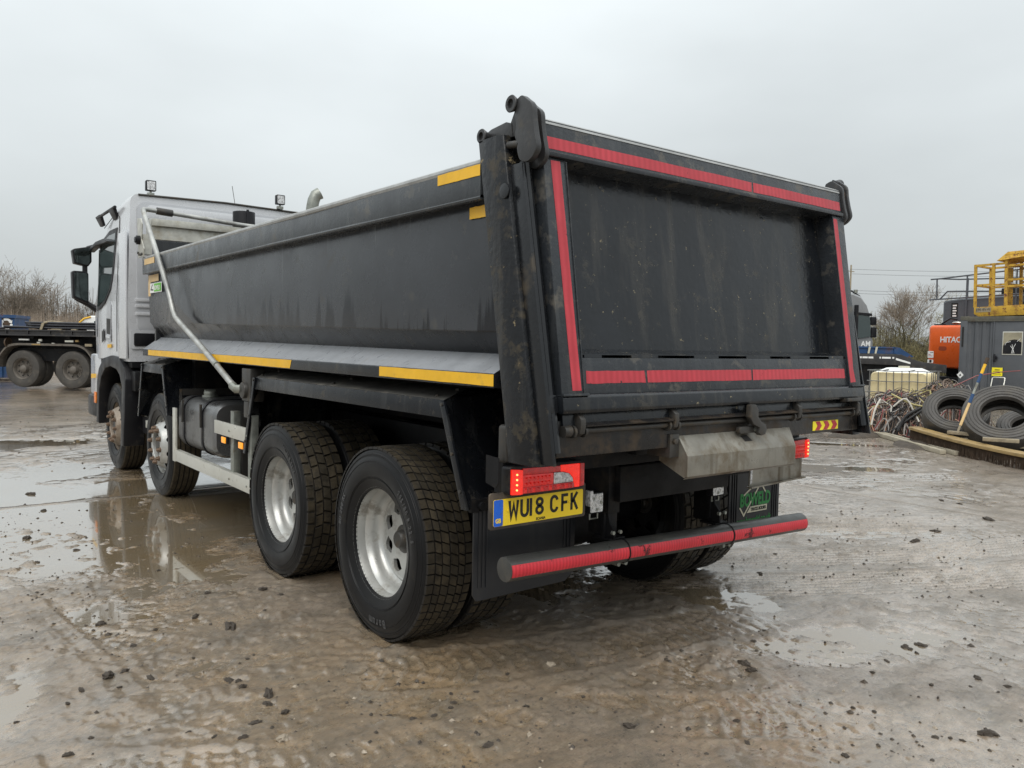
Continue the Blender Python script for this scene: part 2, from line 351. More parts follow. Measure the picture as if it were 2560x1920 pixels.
def height(x, y, fine=True):
    big = 0.0045*fbm(x*.5, y*.5, 3, 3)
    smear = 0.0016*fbm(x*1.1+y*.8, (y-x*.7)*5.0, 12, 4)
    mid = 0.0028*fbm(x*2.6, y*2.6, 5, 5, .55)
    h = 0.0085+big+mid+smear+2.0*tracks(x, y)
    if fine:
        clod = fbm(x*9, y*9, 71, 4, .55); zone = sstep(0.15, 0.75, fbm(x*.9, y*.9, 44, 3)+0.2)
        h = h+0.0090*np.clip(clod-0.15, 0, 2)*(0.15+1.7*zone)+0.0032*fbm(x*24, y*24, 8, 4, .7)+0.0009*np.clip(fbm((x+y*.8)*2.2, (y-x*.8)*17, 18, 3), 0, 2)
        # churned mud beside the driven wheels
        ch = np.exp(-(((x+1.5)/.42)**2+((y-.75)/.8)**2))+.5*np.exp(-(((x+.5)/.8)**2+((y+1.0)/.35)**2)); h = h+ch*0.014*np.abs(fbm(x*7, y*7, 99, 4, .6))
    h = h+0.0035*np.exp(-(((x+2.2)/1.5)**2+((y-4.2)/2.6)**2))*fbm(x*2.2, y*4.5, 201, 5, .6)
    h = h-pud(x, y)
    # settle under the wheels
    for wy in (0, 1.4016, 4.6626, 6.622):
        for wx in (-1.1, 1.1, -.78, .78): h = np.where((np.abs(x-wx) < .19) & (np.abs(y-wy) < .2), np.minimum(h, 0.004), h)
    return h
FX0, FX1, FY0, FY1 = -3.7, 5.0, -3.1, 4.7
MX0, MX1, MY0, MY1 = -8.5, 10.5, -5.0, 12.5
def grid(x0, x1, y0, y1, st):
    xs = np.linspace(x0, x1, int(round((x1-x0)/st))+1); ys = np.linspace(y0, y1, int(round((y1-y0)/st))+1)
    X, Y = np.meshgrid(xs, ys); return xs, ys, X, Y
VV = []; FF = []; WW = []; base = 0
xs, ys, X, Y = grid(FX0, FX1, FY0, FY1, 0.0125)
edge = np.minimum(np.minimum(X-FX0, FX1-X), np.minimum(Y-FY0, FY1-Y)); k = sstep(0, .12, edge)
Z = height(X, Y)*k+0.006*(1-k)
def add_grid(xs, ys, X, Y, Z, keep=None):
    global base
    ny, nx = X.shape; idx = np.arange(nx*ny).reshape(ny, nx)+base
    q = np.stack([idx[:-1,:-1], idx[:-1,1:], idx[1:,1:], idx[1:,:-1]], -1).reshape(-1, 4)
    if keep is not None: q = q[keep.reshape(-1)]
    VV.append(np.stack([X, Y, Z], -1).reshape(-1, 3)); FF.append(q); base += nx*ny
    lowf = Z+0.004*fbm(X*1.2, Y*1.2, 66, 3); WW.append(np.clip(sstep(0.0105, 0.0005, lowf), 0, 1).reshape(-1))
add_grid(xs, ys, X, Y, Z)
xs, ys, X, Y = grid(MX0, MX1, MY0, MY1, 0.04)
snap = lambda a, v: np.where(np.abs(a-v) < 0.051, v, a)
edge = np.minimum(np.minimum(X-MX0, MX1-X), np.minimum(Y-MY0, MY1-Y)); k = sstep(0, 1.5, edge)
ins = np.maximum(np.maximum(FX0-X, X-FX1), np.maximum(FY0-Y, Y-FY1)); k2 = sstep(0.0, .16, ins)
Z = height(X, Y, True)*k*k2+0.006*(1-k*k2)
cx = (X[:-1,:-1]+X[1:,1:])/2; cy = (Y[:-1,:-1]+Y[1:,1:])/2
XS = np.where(np.abs(X-FX0) <= .02001, FX0, np.where(np.abs(X-FX1) <= .02001, FX1, X)); YS = np.where(np.abs(Y-FY0) <= .02001, FY0, np.where(np.abs(Y-FY1) <= .02001, FY1, Y))
keep = ~((cx > FX0) & (cx < FX1) & (cy > FY0) & (cy < FY1)); X, Y = XS, YS
add_grid(xs, ys, X, Y, Z, keep)
big = 900.0
ring = np.array([(MX0,MY0,.006),(MX1,MY0,.006),(MX1,MY1,.006),(MX0,MY1,.006),(-big,-big,.006),(big,-big,.006),(big,big,.006),(-big,big,.006)])
VV.append(ring); WW.append(np.full(len(ring), .35)); FF.append(np.array([(0,4,5,1),(1,5,6,2),(2,6,7,3),(3,7,4,0)])+base)
VV = np.concatenate(VV); FF = np.concatenate(FF)
me = bpy.data.meshes.new('ground'); me.vertices.add(len(VV)); me.vertices.foreach_set('co', VV.ravel())
me.loops.add(FF.size); me.loops.foreach_set('vertex_index', FF.ravel().astype(np.int32))
me.polygons.add(len(FF)); me.polygons.foreach_set('loop_start', np.arange(len(FF), dtype=np.int32)*4); me.polygons.foreach_set('loop_total', np.full(len(FF), 4, np.int32))
me.polygons.foreach_set('use_smooth', np.ones(len(FF), bool)); me.update(calc_edges=True); me.attributes.new('wet', 'FLOAT', 'POINT').data.foreach_set('value', np.concatenate(WW).astype(np.float32))
ground = bpy.data.objects.new('ground', me); COL.objects.link(ground); ground['kind'] = 'structure'
# wet mud
mt = bpy.data.materials.new('wet_mud'); mt.use_nodes = True; nt = mt.node_tree; L = nt.links.new; bs = nt.nodes['Principled BSDF']
tc = N(nt, 'ShaderNodeTexCoord'); co = tc.outputs['Object']
def gn(scale, det=6, rg=.6, sc=None, rot=0):
    n = N(nt, 'ShaderNodeTexNoise'); n.inputs['Scale'].default_value = scale; n.inputs['Detail'].default_value = det; n.inputs['Roughness'].default_value = rg
    if sc:
        mp = N(nt, 'ShaderNodeMapping'); mp.inputs['Scale'].default_value = sc; mp.inputs['Rotation'].default_value = (0,0,math.radians(rot)); L(co, mp.inputs[0]); L(mp.outputs[0], n.inputs['Vector'])
    else: L(co, n.inputs['Vector'])
    return n.outputs[0]
def gr(x, a, b, c=0., d=1.):
    n = N(nt, 'ShaderNodeMapRange')
    for i, v in enumerate((a, b, c, d)): n.inputs[1+i].default_value = v
    L(x, n.inputs[0]); return n.outputs[0]
def gm(f, a, b):
    n = N(nt, 'ShaderNodeMix', data_type='RGBA'); L(f, n.inputs[0])
    for i, q in ((6, a), (7, b)):
        if isinstance(q, tuple): n.inputs[i].default_value = (*q, 1)
        else: L(q, n.inputs[i])
    return n.outputs[2]
def gf(op, a, b):
    n = N(nt, 'ShaderNodeMath', operation=op)
    for i, q in ((0, a), (1, b)):
        if isinstance(q, (int, float)): n.inputs[i].default_value = q
        else: L(q, n.inputs[i])
    return n.outputs[0]
sx_ = N(nt, 'ShaderNodeSeparateXYZ'); L(co, sx_.inputs[0])
c = gm(gr(gf('ADD', gn(0.6, 6, .65), gr(sx_.outputs[0], -2.5, 2.0, -.2, .22)), .38, .64), (0.26, 0.183, 0.108), (0.272, 0.220, 0.172))
c = gm(gr(gn(3.7, 7, .65), .45, .7), c, (0.158, 0.128, 0.092))
c = gm(gr(gn(6.0, 6, .6, (1, 5, 1), 35), .52, .72, 0, .6), c, (0.27, 0.215, 0.14))
c = gm(gr(gn(42, 9, .78), .53, .62, 0, .8), c, (0.07, 0.056, 0.042))
c = gm(gr(gn(110, 8, .75), .56, .64, 0, .75), c, (0.38, 0.32, 0.23))
c = gm(gr(gn(22, 9, .74, (1, 8, 1), 38), .53, .64, 0, .65), c, (0.10, 0.08, 0.058))
vo = N(nt, 'ShaderNodeTexVoronoi'); vo.inputs['Scale'].default_value = 55; L(co, vo.inputs['Vector'])
wn = N(nt, 'ShaderNodeSeparateColor'); L(vo.outputs['Color'], wn.inputs[0])
st = gf('MULTIPLY', gr(vo.outputs['Distance'], .22, .16), gr(wn.outputs[0], .93, .94))
c = gm(gr(gn(1.1, 8, .68, (1, 3.2, 1), 38), .50, .64, 0, .6), c, (0.135, 0.102, 0.066))
c = gm(st, c, (0.33, 0.29, 0.22)); L(c, bs.inputs['Base Color'])
at = N(nt, 'ShaderNodeAttribute'); at.attribute_name = 'wet'; W = at.outputs['Fac']
def mixv(f, a, b):
    n = N(nt, 'ShaderNodeMix', data_type='FLOAT'); L(f, n.inputs[0])
    for i, q in ((2, a), (3, b)):
        if isinstance(q, (int, float)): n.inputs[i].default_value = q
        else: L(q, n.inputs[i])
    return n.outputs[0]
film = gf('ADD', gf('MULTIPLY', gn(0.55, 7, .66), .55), gf('MULTIPLY', gn(1.7, 8, .7, (1, 2.6, 1), 40), .45)); grain = gn(4.5, 8, .7, (1, 3.2, 1), 36)
L(mixv(W, gr(grain, .3, .7, .26, .50), .14), bs.inputs['Roughness'])
bs.inputs['Specular IOR Level'].default_value = 0.8; bs.inputs['IOR'].default_value = 1.5
L(mixv(W, gr(film, .42, .60, 1.0, .3), 1.0), bs.inputs['Coat Weight'])
L(mixv(W, gf('ADD', gr(grain, .3, .7, .05, .22), gr(film, .40, .60, 0, .14)), .04), bs.inputs['Coat Roughness']); bs.inputs['Coat IOR'].default_value = 1.75
hh = gf('ADD', gf('ADD', gf('MULTIPLY', gn(45, 12, .8), .75), gf('MULTIPLY', gn(170, 8, .75), .5)), gf('MULTIPLY', gn(18, 12, .78, (1, 8, 1), 38), .5))
bp = N(nt, 'ShaderNodeBump'); L(mixv(W, gr(film, .40, .60, .5, 1.0), .10), bp.inputs['Strength']); bp.inputs['Distance'].default_value = 0.022
L(hh, bp.inputs['Height']); L(bp.outputs[0], bs.inputs['Normal']); me.materials.append(mt)
# standing water: flat sheets that the mud pokes through
wm = bpy.data.materials.new('muddy_water'); wm.use_nodes = True; nt = wm.node_tree; L = nt.links.new; bs = nt.nodes['Principled BSDF']
tc = N(nt, 'ShaderNodeTexCoord'); co = tc.outputs['Object']
c = gm(gr(gn(1.2, 5), .35, .65), (0.19, 0.138, 0.076), (0.205, 0.170, 0.125)); L(c, bs.inputs['Base Color'])
bs.inputs['Roughness'].default_value = 0.035; bs.inputs['IOR'].default_value = 1.45; bs.inputs['Specular IOR Level'].default_value = 0.6; bs.inputs['Coat Weight'].default_value = 1; bs.inputs['Coat Roughness'].default_value = .03; bs.inputs['Coat IOR'].default_value = 1.75
bp = N(nt, 'ShaderNodeBump'); bp.inputs['Strength'].default_value = 0.10; bp.inputs['Distance'].default_value = 0.01
L(gn(5, 6, .62, (1, 4, 1), 30), bp.inputs['Height']); L(bp.outputs[0], bs.inputs['Normal'])
for cx, cy, rx, ry, rot, dep in PUDDLES:
    a = math.radians(rot); pts = []
    for i in range(40):
        t = 2*math.pi*i/40; u = rx*1.5*math.cos(t); v = ry*1.5*math.sin(t)
        pts.append((cx+u*math.cos(a)-v*math.sin(a), cy+u*math.sin(a)+v*math.cos(a), 0.0))
    mb = MB(); zz = {0: 0.0}
    mb.add([(q[0], q[1], 0.0002*PUDDLES.index((cx,cy,rx,ry,rot,dep))) for q in pts], [tuple(range(40))])
    p = obj('puddle', mb, wm, smooth=0, recalc=False); p['kind'] = 'structure'
# ------------------------------------------------------------------ the tipper lorry
truck = thing('tipper_truck', 'silver cab tipper lorry with a black steel tipping body, parked in the wet yard', 'lorry')
def sp(name, mb, mats, parent, **k): return obj(name, mb, mats, parent, **k)
# side panel: dusty film, washed clean in runs from the foot and with pale drips from the rail
def side_mat():
    mt = pmat('body_side_paint', (0.034, 0.037, 0.042), 0.26, rvar=.08, var=0.25, vscale=1.6, dirt=(0.09, 0.085, 0.072), damt=0.08, dscale=7, bump=0.06, bscale=22)
    nt = mt.node_tree; L = nt.links.new; bs = nt.nodes['Principled BSDF']
    c0 = bs.inputs['Base Color'].links[0].from_socket; r0 = bs.inputs['Roughness'].links[0].from_socket
    tc = N(nt, 'ShaderNodeTexCoord'); sep = N(nt, 'ShaderNodeSeparateXYZ'); L(tc.outputs['Object'], sep.inputs[0])
    def stn(sy, sz, sc, det):
        mp = N(nt, 'ShaderNodeMapping'); mp.inputs['Scale'].default_value = (1, sy, sz); L(tc.outputs['Object'], mp.inputs[0])
        n = N(nt, 'ShaderNodeTexNoise'); n.inputs['Scale'].default_value = sc; n.inputs['Detail'].default_value = det; n.inputs['Roughness'].default_value = .62; L(mp.outputs[0], n.inputs['Vector']); return n.outputs[0]
    def rr(x, a, b, c=0., d=1.):
        n = N(nt, 'ShaderNodeMapRange')
        for i, v in enumerate((a, b, c, d)): n.inputs[1+i].default_value = v
        L(x, n.inputs[0]); return n.outputs[0]
    def op(o, a, b):
        n = N(nt, 'ShaderNodeMath', operation=o)
        for i, q in ((0, a), (1, b)):
            if isinstance(q, (int, float)): n.inputs[i].default_value = q
            else: L(q, n.inputs[i])
        return n.outputs[0]
    z = sep.outputs[2]
    # clean wet patches rising from the foot of the panel
    wet = op('SUBTRACT', op('ADD', stn(1.0, .045, 6.5, 8), op('MULTIPLY', stn(1.0, .3, .55, 2), .55)), rr(z, 1.62, 2.05, 0.70, 0.97)); wet = rr(wet, 0.0, 0.05, 0, .95)
    dr = rr(op('SUBTRACT', stn(1.0, .03, 13, 3), rr(z, 2.2, 1.75, .60, .74)), 0, .03, 0, .5)
    def mix(f, a, col):
        n = N(nt, 'ShaderNodeMix', data_type='RGBA'); L(f, n.inputs[0]); L(a, n.inputs[6]); n.inputs[7].default_value = (*col, 1); return n.outputs[2]
    def mixv(f, a, v):
        n = N(nt, 'ShaderNodeMix', data_type='FLOAT'); L(f, n.inputs[0]); L(a, n.inputs[2]); n.inputs[3].default_value = v; return n.outputs[0]
    c = mix(dr, mix(wet, c0, (0.007, 0.008, 0.011)), (0.12, 0.13, 0.135)); L(c, bs.inputs['Base Color'])
    L(mixv(dr, mixv(wet, r0, 0.14), 0.4), bs.inputs['Roughness']); return mt
SIDE = side_mat()
RAIL = pmat('rail_paint', (0.034, 0.038, 0.042), 0.27, var=0.2, vscale=3, dirt=(0.15, 0.14, 0.12), damt=0.15, dscale=6, bump=0.12, bscale=28, streak=(0.11, 0.115, 0.115), samt=0.35, chips=(0.28, 0.28, 0.27), camt=0.0)
LEDGE = pmat('ledge_paint_skylit', (0.24, 0.25, 0.265), 0.34, var=0.16, vscale=5, dirt=(0.16, 0.155, 0.145), damt=0.25, dscale=5, bump=0.3, bscale=26)  # lighter than the body: sky reflected by the upward face put into the colour
EDGE_HI = pmat('edge_highlight_metal', (0.34, 0.34, 0.33), 0.42, metal=0.5, var=0.25, vscale=8, dirt=(0.22, 0.2, 0.16), damt=0.15)  # pale metal; sky highlight along rail and beam edges painted into its colour
# --- body shell, both sides from one profile lofted along the length
mb = MB()
YR, YF = -1.02, 4.97
def prof(t, s):   # t 0 rear .. 1 front
    f = lambda a, b: a+(b-a)*t
    return [(s*f(1.185, 1.19), 2.21), (s*f(1.19, 1.172), f(1.628, 1.722)), (s*f(1.085, 1.078), f(1.530, 1.572)), (s*1.243, 1.446), (s*1.243, 1.385), (s*1.05, 1.372),
            (s*1.05, 1.45), (s*1.03, 1.62), (s*1.13, 1.74), (s*1.13, 2.21)]
for s in (-1, 1):
    rings = [[(x, YR+(YF-YR)*t, z) for x, z in prof(t, s)] for t in (0, .25, .5, .75, 1)]
    n0 = len(mb.f); mb.loft(rings)
    for k in range(n0, len(mb.f)):
        q = (k-n0) % 10
        mb.m[k] = {0: 0, 1: 1, 2: 2}.get(q, 1) if k < n0+40 else 1
mb.box(-1.05, 1.05, YR, YF, 1.40, 1.47, 1)               # floor
mb.box(-1.13, 1.13, YF-.06, YF-.002, 1.47, 2.55, 1)           # front wall
body = sp('tipper_body', mb, [SIDE, BLK, LEDGE], truck, bevel=0.004)
for s in (-1, 1):
    mb = MB(); a = -0.90 if s < 0 else -0.95
    P = [(s*1.245, 2.203), (s*1.245, 2.350), (s*1.238, 2.362), (s*1.215, 2.370), (s*1.15, 2.362), (s*1.125, 2.33), (s*1.125, 2.203)]
    rings = [[(x+(0.006*s*-math.exp(-((y-.9)/.5)**2) if abs(x) > 1.2 else 0), y, z-0.006*math.sin(y*1.3)*0.3) for x, z in P] for y in np.linspace(a, 4.962, 24)]
    mb.loft(rings); sp('top_rail', mb, RAIL, body, bevel=0.003)
    mb = MB(); mb.tube([(s*1.229, y, 2.355) for y in np.linspace(a, 4.955, 12)], 0.020, 10); sp('rail_cap', mb, EDGE_HI, body)
    mb = MB(); mb.tube([(s*1.235, a, 2.209), (s*1.235, 4.95, 2.209)], 0.012, 8); sp('rail_lip', mb, RAIL, body)
# weld seam across panel
# reflective strips on the near side
def strip(y0, y1, z0, z1, x, m, tilt=0, ragged=0):
    mb = MB(); rnd = random.Random(int(y0*100)); n = 10; P = []
    for i in range(n+1):
        y = y0+(y1-y0)*i/n; P += [(x, y, z0+rnd.uniform(-1, 1)*.0012), (x, y, z1+rnd.uniform(-1, 1)*.0012)]
    if ragged: P[0] = (x, y0+ragged, z0); P[1] = (x, y0-ragged*.3, z1)
    mb.add(P, [(2*i, 2*i+2, 2*i+3, 2*i+1) for i in range(n)]); sp('reflective_strip', mb, m, body, smooth=0)
strip(-1.02, -0.01, 1.394, 1.444, -1.2446, YEL); strip(1.16, 4.75, 1.391, 1.445, -1.2446, YEL, ragged=.02)
strip(-0.90, -0.56, 2.301, 2.350, -1.2475, YEL); strip(-0.9, -0.745, 2.133, 2.186, -1.192, YEL)
strip(4.49, 4.875, 2.288, 2.345, -1.2475, YELP); strip(4.55, 4.93, 2.12, 2.19, -1.195, YELP)
mb = MB(); mb.add([(-1.1965, 4.93, 1.98), (-1.1965, 4.84, 1.98), (-1.1965, 4.84, 2.12), (-1.1965, 4.93, 2.12)], [(0,1,2,3)]); sp('reflective_strip', mb, YELP, body, smooth=0)
mb = MB(); mb.add([(-1.198, 4.86, 2.01), (-1.198, 4.42, 2.01), (-1.198, 4.42, 2.105), (-1.198, 4.86, 2.105)], [(0,1,2,3)]); stk = sp('sticker', mb, WHT, body, smooth=0)
mb = MB(); mb.box(-1.2005, -1.1985, 4.44, 4.70, 2.02, 2.098); mb2 = mb; sp('sticker', mb, GRNY, body)
mb = MB(); mb.box(-1.2025, -1.201, 4.44, 4.70, 2.02, 2.022)
tm = text_mb('BOWELD', 0.062, 0.001, lambda x, y, z: (-1.2012-z, 4.69-x, 2.035+y), bold=.0012, sx=.82); sp('sticker_lettering', tm, WHT, body, smooth=0)
tm = ribbon([(0, .075), (-.06, .025), (.03, .02)], .012, .001, lambda a, b, d: (-1.1985-d, 4.76-a, 2.018+b)); sp('sticker_emblem', tm, INK, body, smooth=0)
# front roll-over sheet housing and its bracket
mb = MB(); P = [(4.93, 2.56), (4.95, 2.69), (4.90, 2.695), (4.90, 2.765), (5.10, 2.775), (5.16, 2.72), (5.14, 2.56)]
mb.prism(P, 'X', -1.165, 1.165); sp('sheet_housing', mb, GALV, body, bevel=0.006)
mb = MB(); mb.box(-1.13, 1.13, 4.975, 5.05, 2.1, 2.5); sp('front_wall_top', mb, BLK, body)
mb = MB(); mb.prism([(5.07, 2.37), (4.86, 2.37), (4.83, 2.45), (4.93, 2.55), (4.90, 2.70), (4.96, 2.76), (5.09, 2.775), (5.10, 2.72), (5.06, 2.55)], 'X', -1.262, -1.250); sp('sheet_bracket', mb, GALV, body, bevel=0.003)
mb = MB(); mb.cyl((-1.262, 4.99, 2.545), (-1.295, 4.99, 2.545), 0.045, 16); mb.cyl((-1.295, 4.99, 2.545), (-1.31, 4.99, 2.545), 0.03, 12); sp('bracket_knob', mb, PLA, body)
for q in ((4.86+.03, 2.40), (4.93, 2.395), (4.99, 2.40), (5.04, 2.42)):
    mb = MB(); mb.cyl((-1.262, q[0], q[1]), (-1.275, q[0], q[1]), 0.013, 6); sp('bolt', mb, DKST, body)
mb = MB(); mb.box(-1.247, -1.17, 4.90, 5.04, 2.40, 2.60); sp('end_plate', mb, GALV, body)
# --- rear corner pillars (raked)
def py(z, k): return (-0.882+(2.449-z)*-0.186) if k == 0 else (-1.050+(2.449-z)*-0.193)
for s in (-1, 1):
    mb = MB(); zz = [1.083, 1.4, 1.8, 2.2, 2.449]
    for x0, x1 in ((1.15, 1.246),):
        rings = [[(s*x1, py(z, 0), z), (s*x1, py(z, 1)+.03, z), (s*(x1-.012), py(z, 1)+.006, z), (s*(x1-.035), py(z, 1), z), (s*x0, py(z, 1), z), (s*x0, py(z, 0), z)] for z in zz]
        mb.loft(rings)
    p = sp('rear_pillar', mb, PIL, body, bevel=0.003)
    mb = MB(); mb.loft([[(s*1.218, py(z, 1)-.000, z), (s*1.216, py(z, 1)-.075, z), (s*1.20, py(z, 1)-.078, z), (s*1.196, py(z, 1)-.000, z)] for z in (1.095, 1.5, 2.0, 2.32)])
    sp('pillar_flange', mb, BLKD, body, bevel=0.003)
    mb = MB(); mb.tube([(s*1.178, py(z, 1)-.05, z) for z in (1.14, 1.6, 2.1, 2.33)], 0.024, 10); sp('seal_tube', mb, BLK, body)
mb = MB(); mb.add([(-1.2475, -1.115, 1.84), (-1.2475, -1.145, 1.84), (-1.2475, -1.145, 1.93), (-1.2475, -1.115, 1.93)], [(0,1,2,3)])
mb = MB(); mb.cyl((-1.24, -1.075, 2.21), (-1.2495, -1.075, 2.21), 0.032, 20); sp('access_cover', mb, BLKD, body, bevel=.002)
# rear sill
mb = MB(); mb.box(-1.15, 1.17, -1.328, -1.10, 1.116, 1.268); mb.box(-1.15, 1.15, -1.29, -1.1, 1.268, 1.315); sp('rear_sill', mb, SILL, body, bevel=0.006)
mb = MB(); mb.prism([(-1.375, 1.243), (-1.30, 1.262), (-1.30, 1.268), (-1.377, 1.249)], 'X', -1.03, 1.05); sp('sill_flap', mb, SILL, body)
# chevron marker
mb = MB(); mb.box(0.70, 0.953, -1.3305, -1.3285, 1.132, 1.183); ch = sp('chevron_marker', mb, pmat('chevron_yellow', (0.80, 0.68, 0.03), 0.4), body)
for k in range(3):
    mb = MB(); x = .722+.078*k; q = [(x, 1.1335), (x+.042, 1.1335), (x+.064, 1.1575), (x+.042, 1.1815), (x, 1.1815), (x+.022, 1.1575)]
    mb.prism(q, 'Y', -1.332, -1.3307); sp('chevron', mb, REDT, body)
# --- tailgate, leaning back; d is measured outwards from its face
def TG(x, z, d): return (x, -1.363+(z-1.32)*.153-d*.9885, z+d*.151)
def tgb(mb, x0, x1, z0, z1, d0, d1, mi=0):
    return mb.hexa([TG(x0, z0, d1), TG(x1, z0, d1), TG(x1, z0, d0), TG(x0, z0, d0), TG(x0, z1, d1), TG(x1, z1, d1), TG(x1, z1, d0), TG(x0, z1, d0)], mi)
TGM = pmat('tailgate_paint', (0.008, 0.0095, 0.012), 0.13, rvar=.05, var=0.35, vscale=2.6, dirt=(0.06, 0.053, 0.040), damt=0.13, dscale=9, bump=0.2, chips=(0.20, 0.17, 0.11), camt=.24, cscale=30, bscale=34, streak=(0.065, 0.060, 0.050), samt=0.45, sscale=9)
TGF = pmat('tailgate_frame_paint', (0.022, 0.025, 0.029), 0.25, var=0.2, vscale=3, dirt=(0.14, 0.125, 0.10), damt=0.24, dscale=9, bump=0.28, bscale=40, streak=(0.075, 0.078, 0.078), samt=0.35)
mb = MB(); tgb(mb, -1.03, 1.03, 1.50, 2.36, -.135, -.105); tail = sp('tailgate', mb, TGM, truck)
mb = MB(); P = [(2.350, -.13), (2.350, .010), (2.366, .014), (2.372, .0), (2.502, .0), (2.519, -.03), (2.519, -.13)]
mb.loft([[TG(x, z, d) for z, d in P] for x in (-1.13, -.4, .4, 1.122)]); sp('top_beam', mb, TGF, tail, bevel=0.003)
mb = MB(); mb.loft([[TG(x, z, d) for z, d in ((2.486, .0025), (2.505, -.002), (2.523, -.030), (2.5235, -.10), (2.517, -.10), (2.486, -.004))] for x in (-1.128, 0, 1.12)]); sp('beam_edge', mb, EDGE_HI, tail)
for s in (-1, 1):
    mb = MB(); tgb(mb, min(s*1.022, s*1.146), max(s*1.022, s*1.146), 1.376, 2.349, -.13, -.004); sp('side_post', mb, TGF, tail, bevel=0.005)
    mb = MB(); mb.tube([TG(s*1.024, z, -.002) for z in (1.38, 1.8, 2.34)], 0.0035, 6); sp('weld_bead', mb, TGF, tail)
    mb = MB(); tgb(mb, min(s*1.015, s*1.155), max(s*1.015, s*1.155), 1.368, 1.378, -.06, .018); sp('post_foot', mb, TGF, tail, bevel=.002)
mb = MB(); P = [(1.575, -.10), (1.543, -.012), (1.538, -.012), (1.538, -.10)]
mb.loft([[TG(x, z, d) for z, d in P] for x in (-1.021, 1.021)]); sp('ledge_plate', mb, TGM, tail)
mb = MB(); xs_ = [-1.0, -.90, -.72, -.55, -.30, -.12, .1, .3, .48, .66, .85, 1.0]
for k in range(0, 12, 2):
    mb = MB(); tgb(mb, xs_[k], xs_[k+1], 1.526, 1.538, -.03, -.011); sp('ledge_lip', mb, TGM, tail)
mb = MB(); tgb(mb, -1.021, 1.021, 1.376, 1.526, -.10, -.010); sp('lower_panel', mb, TGF, tail, bevel=0.004)
mb = MB(); P = [(1.300, -.12), (1.300, .004), (1.312, .012), (1.362, .012), (1.376, .0), (1.376, -.12)]
mb.loft([[TG(x, z, d) for z, d in P] for x in (-1.155, -.5, .5, 1.142)]); sp('bottom_beam', mb, TGM, tail, bevel=0.004)
mb = MB(); tgb(mb, -1.20, -1.156, 1.305, 1.378, -.12, -.02); sp('beam_end', mb, BLKD, tail, bevel=.004); mb = MB(); tgb(mb, 1.143, 1.17, 1.305, 1.378, -.12, -.02); sp('beam_end', mb, BLKD, tail, bevel=.004)
mb = MB(); tgb(mb, -1.13, 1.12, 1.245, 1.300, -.12, -.03); sp('hinge_beam', mb, TGM, tail, bevel=0.003)
mb = MB(); tgb(mb, .93, 1.09, 1.285, 1.305, -.02, .03); sp('hand_grip', mb, DKST, tail, bevel=.004)
def tape(pts, n='red_strip', m=None, d=0.0012):
    mb = MB(); mb.add([TG(x, z, dd+d) for x, z, dd in pts], [tuple(range(len(pts)))]); sp(n, mb, m or REDT, tail, smooth=0)
rt = random.Random(3)
def ragged(x0, x1, z0, z1, dd, gaps):
    # a strip broken where it has torn through
    xs2 = [x0]+gaps+[x1]
    for a, b in zip(xs2[:-1], xs2[1:]):
        n = 9; up = []; lo = []
        for i in range(n+1):
            t = i/n; x = a+(b-a)*t+(.006 if i == 0 and a != x0 else -.006 if i == n and b != x1 else 0)
            up.append((x+rt.uniform(-.003, .003)*(i in (0, n)), z1+rt.uniform(-.0012, .0012), dd)); lo.append((x+rt.uniform(-.004, .004)*(i in (0, n)), z0+rt.uniform(-.0012, .0012), dd))
        tape(lo+up[::-1])
ragged(-1.128, 1.108, 2.383, 2.434, 0.0, [.27]); ragged(-1.002, .995, 1.419, 1.471, -.010, [-.64, .13])
tape([(-1.088, 1.391, -.004), (-1.038, 1.391, -.004), (-1.043, 1.6, -.004), (-1.05, 2.0, -.004), (-1.056, 2.338, -.004), (-1.108, 2.337, -.004), (-1.10, 2.0, -.004), (-1.093, 1.6, -.004)])
tape([(1.036, 1.392, -.004), (1.092, 1.395, -.004), (1.078, 1.47, -.004), (1.083, 1.55, -.004), (1.08, 1.9, -.004), (1.072, 2.33, -.004), (1.022, 2.332, -.004), (1.03, 1.9, -.004), (1.032, 1.6, -.004)])
# top hinges
PAD = [(-1.139, 2.576), (-1.165, 2.583), (-1.192, 2.566), (-1.23, 2.535), (-1.239, 2.481), (-1.252, 2.42), (-1.266, 2.362), (-1.247, 2.331), (-1.22, 2.314), (-1.193, 2.312), (-1.165, 2.322), (-1.15, 2.341), (-1.14, 2.373), (-1.143, 2.395), (-1.125, 2.423), (-1.131, 2.47), (-1.12, 2.52), (-1.125, 2.565)]
def smooth_poly(P, k=3):
    n = len(P); o = []
    for i in range(n):
        p0, p1, p2, p3 = [np.array(P[(i+d) % n]) for d in (-1, 0, 1, 2)]
        for q in range(k):
            t = q/k; o.append(tuple(.5*((2*p1)+(p2-p0)*t+(2*p0-5*p1+4*p2-p3)*t*t+(3*p1-p0-3*p2+p3)*t**3)))
    return o
PAD = smooth_poly(PAD)
HNG = pmat('hinge_paint', (0.030, 0.030, 0.031), 0.36, var=0.2, dirt=(0.09, 0.08, 0.065), damt=0.2, dscale=8, bump=0.14, bscale=50)
